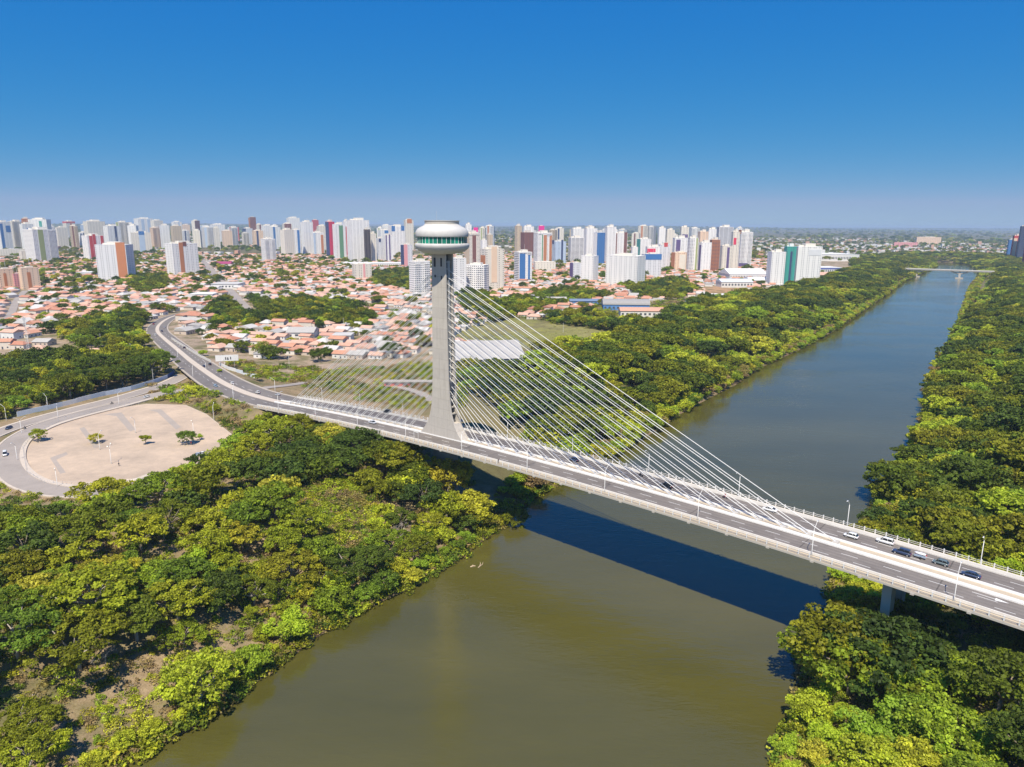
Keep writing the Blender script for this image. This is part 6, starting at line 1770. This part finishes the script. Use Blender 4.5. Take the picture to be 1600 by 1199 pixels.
mb = MB()
for i in range(17):
    z0, z1 = i * 2, i * 2 + 2; r0, r1 = 1.1 - .65 * z0 / HT, 1.1 - .65 * z1 / HT
    for k in range(3):
        a0, a1 = k * 2.094, (k + 1) * 2.094
        mb.tube([(r0 * math.cos(a0), r0 * math.sin(a0), z0), (r1 * math.cos(a1), r1 * math.sin(a1), z1)], .05, 4, 0, False)
mb.build('lattice', M['white'], e)['kind'] = 'stuff'
mb = MB(); [mb.box((.9 * math.cos(t), .9 * math.sin(t), z), (.3, .3, 2.0)) for t in (0, 2.1, 4.2) for z in (HT - 3, HT - 7)]; mb.build('antennas', M['white'], e)['kind'] = 'stuff'
for px, py, yw, lab in ((739, 886, .3, 'short piece of driftwood floating left of the forked one'), (750, 886, .9, 'forked piece of driftwood floating off the near left shore')):
    q = at(px, py, 0); mb = MB()
    if px == 750: mb.tube([(-1.1, 0, -.05), (0, .1, .12), (1.3, .9, .3), (1.9, 1.6, .5)], [.14, .16, .1, .05], 6); mb.tube([(0, .1, .12), (1.5, .1, .25), (2.4, .7, .5)], [.12, .09, .05], 6)
    else: mb.tube([(-1, 0, -.05), (0, .2, .15), (.9, .1, .05)], [.2, .25, .15], 6); mb.tube([(0, .2, .15), (.2, .9, .3)], [.12, .05], 5)
    o = mb.build('driftwood', paint((.55, .42, .28), .9, .2, 1, name='driftwood')); o.location = q; o.rotation_euler = (0, 0, yw); tag(o, lab, 'driftwood')
# sign frames on the bridge
for px, py, sd, lab in ((657, 688, 12.6, 'empty white sign frame on the near parapet left of the pylon'), (729, 668, -12.6, 'small sign panel on a post on the far parapet behind the pylon')):
    S_, _t = st(px, py); p = br(S_, sd, .15)
    e = empty('sign_frame', p, BYAW); tag(e, lab, 'sign')
    for x in (-1.3, 1.3): MB().tube([(x, 0, 0), (x, 0, 4.2)], .07, 5).build('post', M['white'], e)
    MB().box((0, 0, 3.6 if sd > 0 else 3.2), (2.8, .12, .6 if sd > 0 else 1.1)).build('panel', M['white'] if sd > 0 else M['steel'], e)
# fence round the car park
e = empty('wire_fence', (LOT[0][0], LOT[0][1], 16)); tag(e, 'thin low wire fence along the left kerb of the car park', 'fence')
fpost = MB().box((0, 0, 0), (.1, .1, 1.5)).mesh('fence_post', M['steel'])
FP = [Vector((p[0], p[1], 16)) for p in (LOT[10:] + LOT[:5])]
mb = MB()
for i in range(len(FP) - 1):
    n = max(1, int((FP[i + 1] - FP[i]).length / 3.5))
    for k in range(n): inst('fence_post', fpost, e, FP[i].lerp(FP[i + 1], k / n) - e.location)
    for z in (.7, 1.4): mb.tube([FP[i] + Vector((0, 0, z)), FP[i + 1] + Vector((0, 0, z))], .025, 4)
mb.build('wire', M['steel'], e, world=True)['kind'] = 'stuff'
# power poles among the houses
pl_ = MB().tube([(0, 0, -.5), (0, 0, 9.5)], [.16, .1], 6).mesh('pole', M['kerb']); cr_ = MB().box((0, 0, 8.7), (1.8, .12, .14)).mesh('crossarm', M['concrete_dark'])
for px, py in ((205, 555), (158, 540), (537, 512), (452, 575), (320, 478), (420, 452), (566, 460), (640, 460), (90, 590), (240, 600), (487, 470), (385, 430), (280, 460), (1020, 500), (880, 520), (970, 530)):
    q = at(px, py, 16); q.z = gz(q.x, q.y); e = empty('utility_pole', q, rng.uniform(0, 3)); tag(e, None, 'pole', 'power poles in the city'); REG.append((e, 'pole', 'pole', 1, (q.x, q.y, q.z + 5)))
    inst('pole', pl_, e); inst('crossarm', cr_, e)

# ------------------------------------------------------------------ labels that single things out
LM = [(40, 960, 'the left edge below the car park'), (125, 1050, 'the bare pale trunk at bottom left'), (340, 950, 'the forked trunk on the soil slope'), (310, 1060, 'the big bright tree at the near left shore'), (190, 1095, 'the open soil at bottom left'), (60, 1160, 'the bottom left corner'), (520, 850, 'the dry scrub patch'), (430, 860, 'the left end of the dry scrub'), (620, 850, 'the right end of the dry scrub'), (735, 800, 'the point beside the bridge shadow'), (650, 735, 'the pylon foot'), (470, 690, 'the bridge abutment'), (110, 790, 'the bottom of the car park'), (330, 730, 'the right end of the car park'), (220, 880, 'the bare grey trees'), (560, 950, 'the middle of the near left shore'), (470, 1010, 'the shore right of the soil slope'), (1290, 1030, 'the pale tree at the bridge shadow'), (1390, 940, 'the right bridge pier'), (1590, 1050, 'the right edge below the bridge'), (1450, 1080, 'the wide bright tree at lower right'), (1250, 1180, 'the bottom of the right shore'), (1400, 1180, 'the bottom of the right wood'), (1570, 1180, 'the bottom right corner'), (1470, 810, 'the row of cars on the bridge'), (1390, 780, 'the right shore behind the bridge'), (1580, 830, 'the right edge behind the bridge'), (1470, 700, 'the bend of the right shore'), (1580, 720, 'the right edge halfway up the wood'), (30, 610, 'the left end of the painted wall'), (200, 595, 'the blue end of the painted wall'), (47, 530, 'the antenna mast'), (150, 520, 'the middle of the left wood'), (235, 520, 'the avenue bend'), (365, 495, 'the grove above the avenue'), (500, 490, 'the big grove'), (468, 525, 'the grey sheet-roofed warehouse'), (497, 550, 'the big round dark tree'), (534, 530, 'the white house with grey roof'), (650, 540, 'the yard left of the pylon'), (340, 550, 'the billboard'), (760, 560, 'the pale curved shed'), (50, 455, 'the peach apartment blocks'), (620, 480, 'the street left of the pylon'), (740, 490, 'the white blocks right of the pylon'), (400, 530, 'the houses beside the avenue'), (290, 470, 'the city avenue'), (185, 450, 'the big grey orange-striped tower'), (560, 450, 'the low pinkish block'), (860, 490, 'the green field'), (1000, 490, 'the long orange-roofed building')]
TK = {'round': ('bright rounded tree', 'bright rounded trees'), 'round_mid': ('green rounded tree', 'green rounded trees'), 'round_dark': ('dark rounded tree', 'dark rounded trees'), 'umbrella': ('dark umbrella tree', 'dark umbrella trees'), 'umbrella_mid': ('olive umbrella tree', 'olive umbrella trees'), 'loose': ('open olive tree', 'open olive trees'), 'loose_bright': ('open light tree', 'open light trees'), 'shrub': ('olive shrub', 'olive shrubs'), 'shrub_dry': ('dry brown shrub', 'dry brown shrubs'), 'shrub_bright': ('light green shrub', 'light green shrubs'), 'pole': ('concrete power pole', 'concrete power poles')}
LM += [(60, 370, 'the olive-striped tower'), (150, 380, 'the red-striped tower'), (230, 365, 'the blue glass striped tower'), (300, 365, 'the slim brown-flanked tower'), (365, 365, 'the red-edged tower'), (450, 365, 'the plain beige slab'), (518, 375, 'the crimson tower'), (560, 375, 'the wide white tower'), (605, 385, 'the purple-striped tower'), (760, 385, 'the plain tan tower'), (823, 380, 'the maroon tower'), (870, 395, 'the navy-striped tower'), (935, 390, 'the blue slab'), (970, 385, 'the maroon-edged tower'), (1020, 390, 'the crimson sign block'), (1060, 390, 'the peach block'), (1113, 400, 'the orange-brown tower'), (1160, 390, 'the big white end tower')]
BK = {}
for e, nm, key, s_, pos in REG:
    x, y = pix(*pos)
    lm = min(LM, key=lambda l: (l[0] - x) ** 2 + ((l[1] - y) * 1.2) ** 2)
    dx, dy = x - lm[0], y - lm[1]
    wh = 'beside' if math.hypot(dx, dy) < 26 else ('right of' if dx > 0 else 'left of') if abs(dx) > 1.2 * abs(dy) else ('below' if dy > 0 else 'above')
    if nm == 'house': key = {'hip-roofed orange-tiled': 'orange hipped', 'orange-tiled gabled': 'orange gabled', 'grey flat-roofed': 'flat-roofed grey'}.get(key, key); one, many = key + ' house', key + ' houses'
    elif nm == 'tower': one, many = 'distant ' + key + ' tower', 'distant ' + key + ' towers'
    else: one, many = TK[key]
    if nm not in ('house', 'tower') and key != 'pole': sz = 'large ' if s_ > .92 else 'small ' if s_ < .7 else ''; one, many = sz + one, sz + many
    BK.setdefault((one, many, wh, lm[2]), []).append((x, y, e, nm))
for (one, many, wh, lt), L_ in BK.items():
    L_.sort(key=lambda t: t[0])
    for i, (x, y, e, nm) in enumerate(L_):
        if len(L_) == 1: e['label'] = one + ' ' + wh + ' ' + lt
        else:
            o_ = 'leftmost' if i == 0 else 'rightmost' if i == len(L_) - 1 else (ORD[i] + '-from-left') if i < len(ORD) else ORD[len(L_) - 1 - i] + '-from-right'
            e['label'] = o_ + ' ' + one + ' ' + wh + ' ' + lt
            e['group'] = (many + ' ' + wh + ' ' + lt)
        e['category'] = {'tree': 'tree', 'shrub': 'shrub', 'house': 'house', 'pole': 'pole', 'tower': 'building'}[nm]

# ------------------------------------------------------------------ haze
hz, nt, b, N, L = new_mat('haze')
N.remove(b)
pv = N.new('ShaderNodeVolumePrincipled')
pv.inputs['Color'].default_value = (.62, .80, 1.0, 1)
pv.inputs['Density'].default_value = 6.5e-5
pv.inputs['Anisotropy'].default_value = 0.0
L.new(pv.outputs[0], N['Material Output'].inputs['Volume'])
mb = MB()
mb.box((0, 23750, -5), (80400, 49000, 165))
tag(mb.build('haze', hz), kind='stuff')
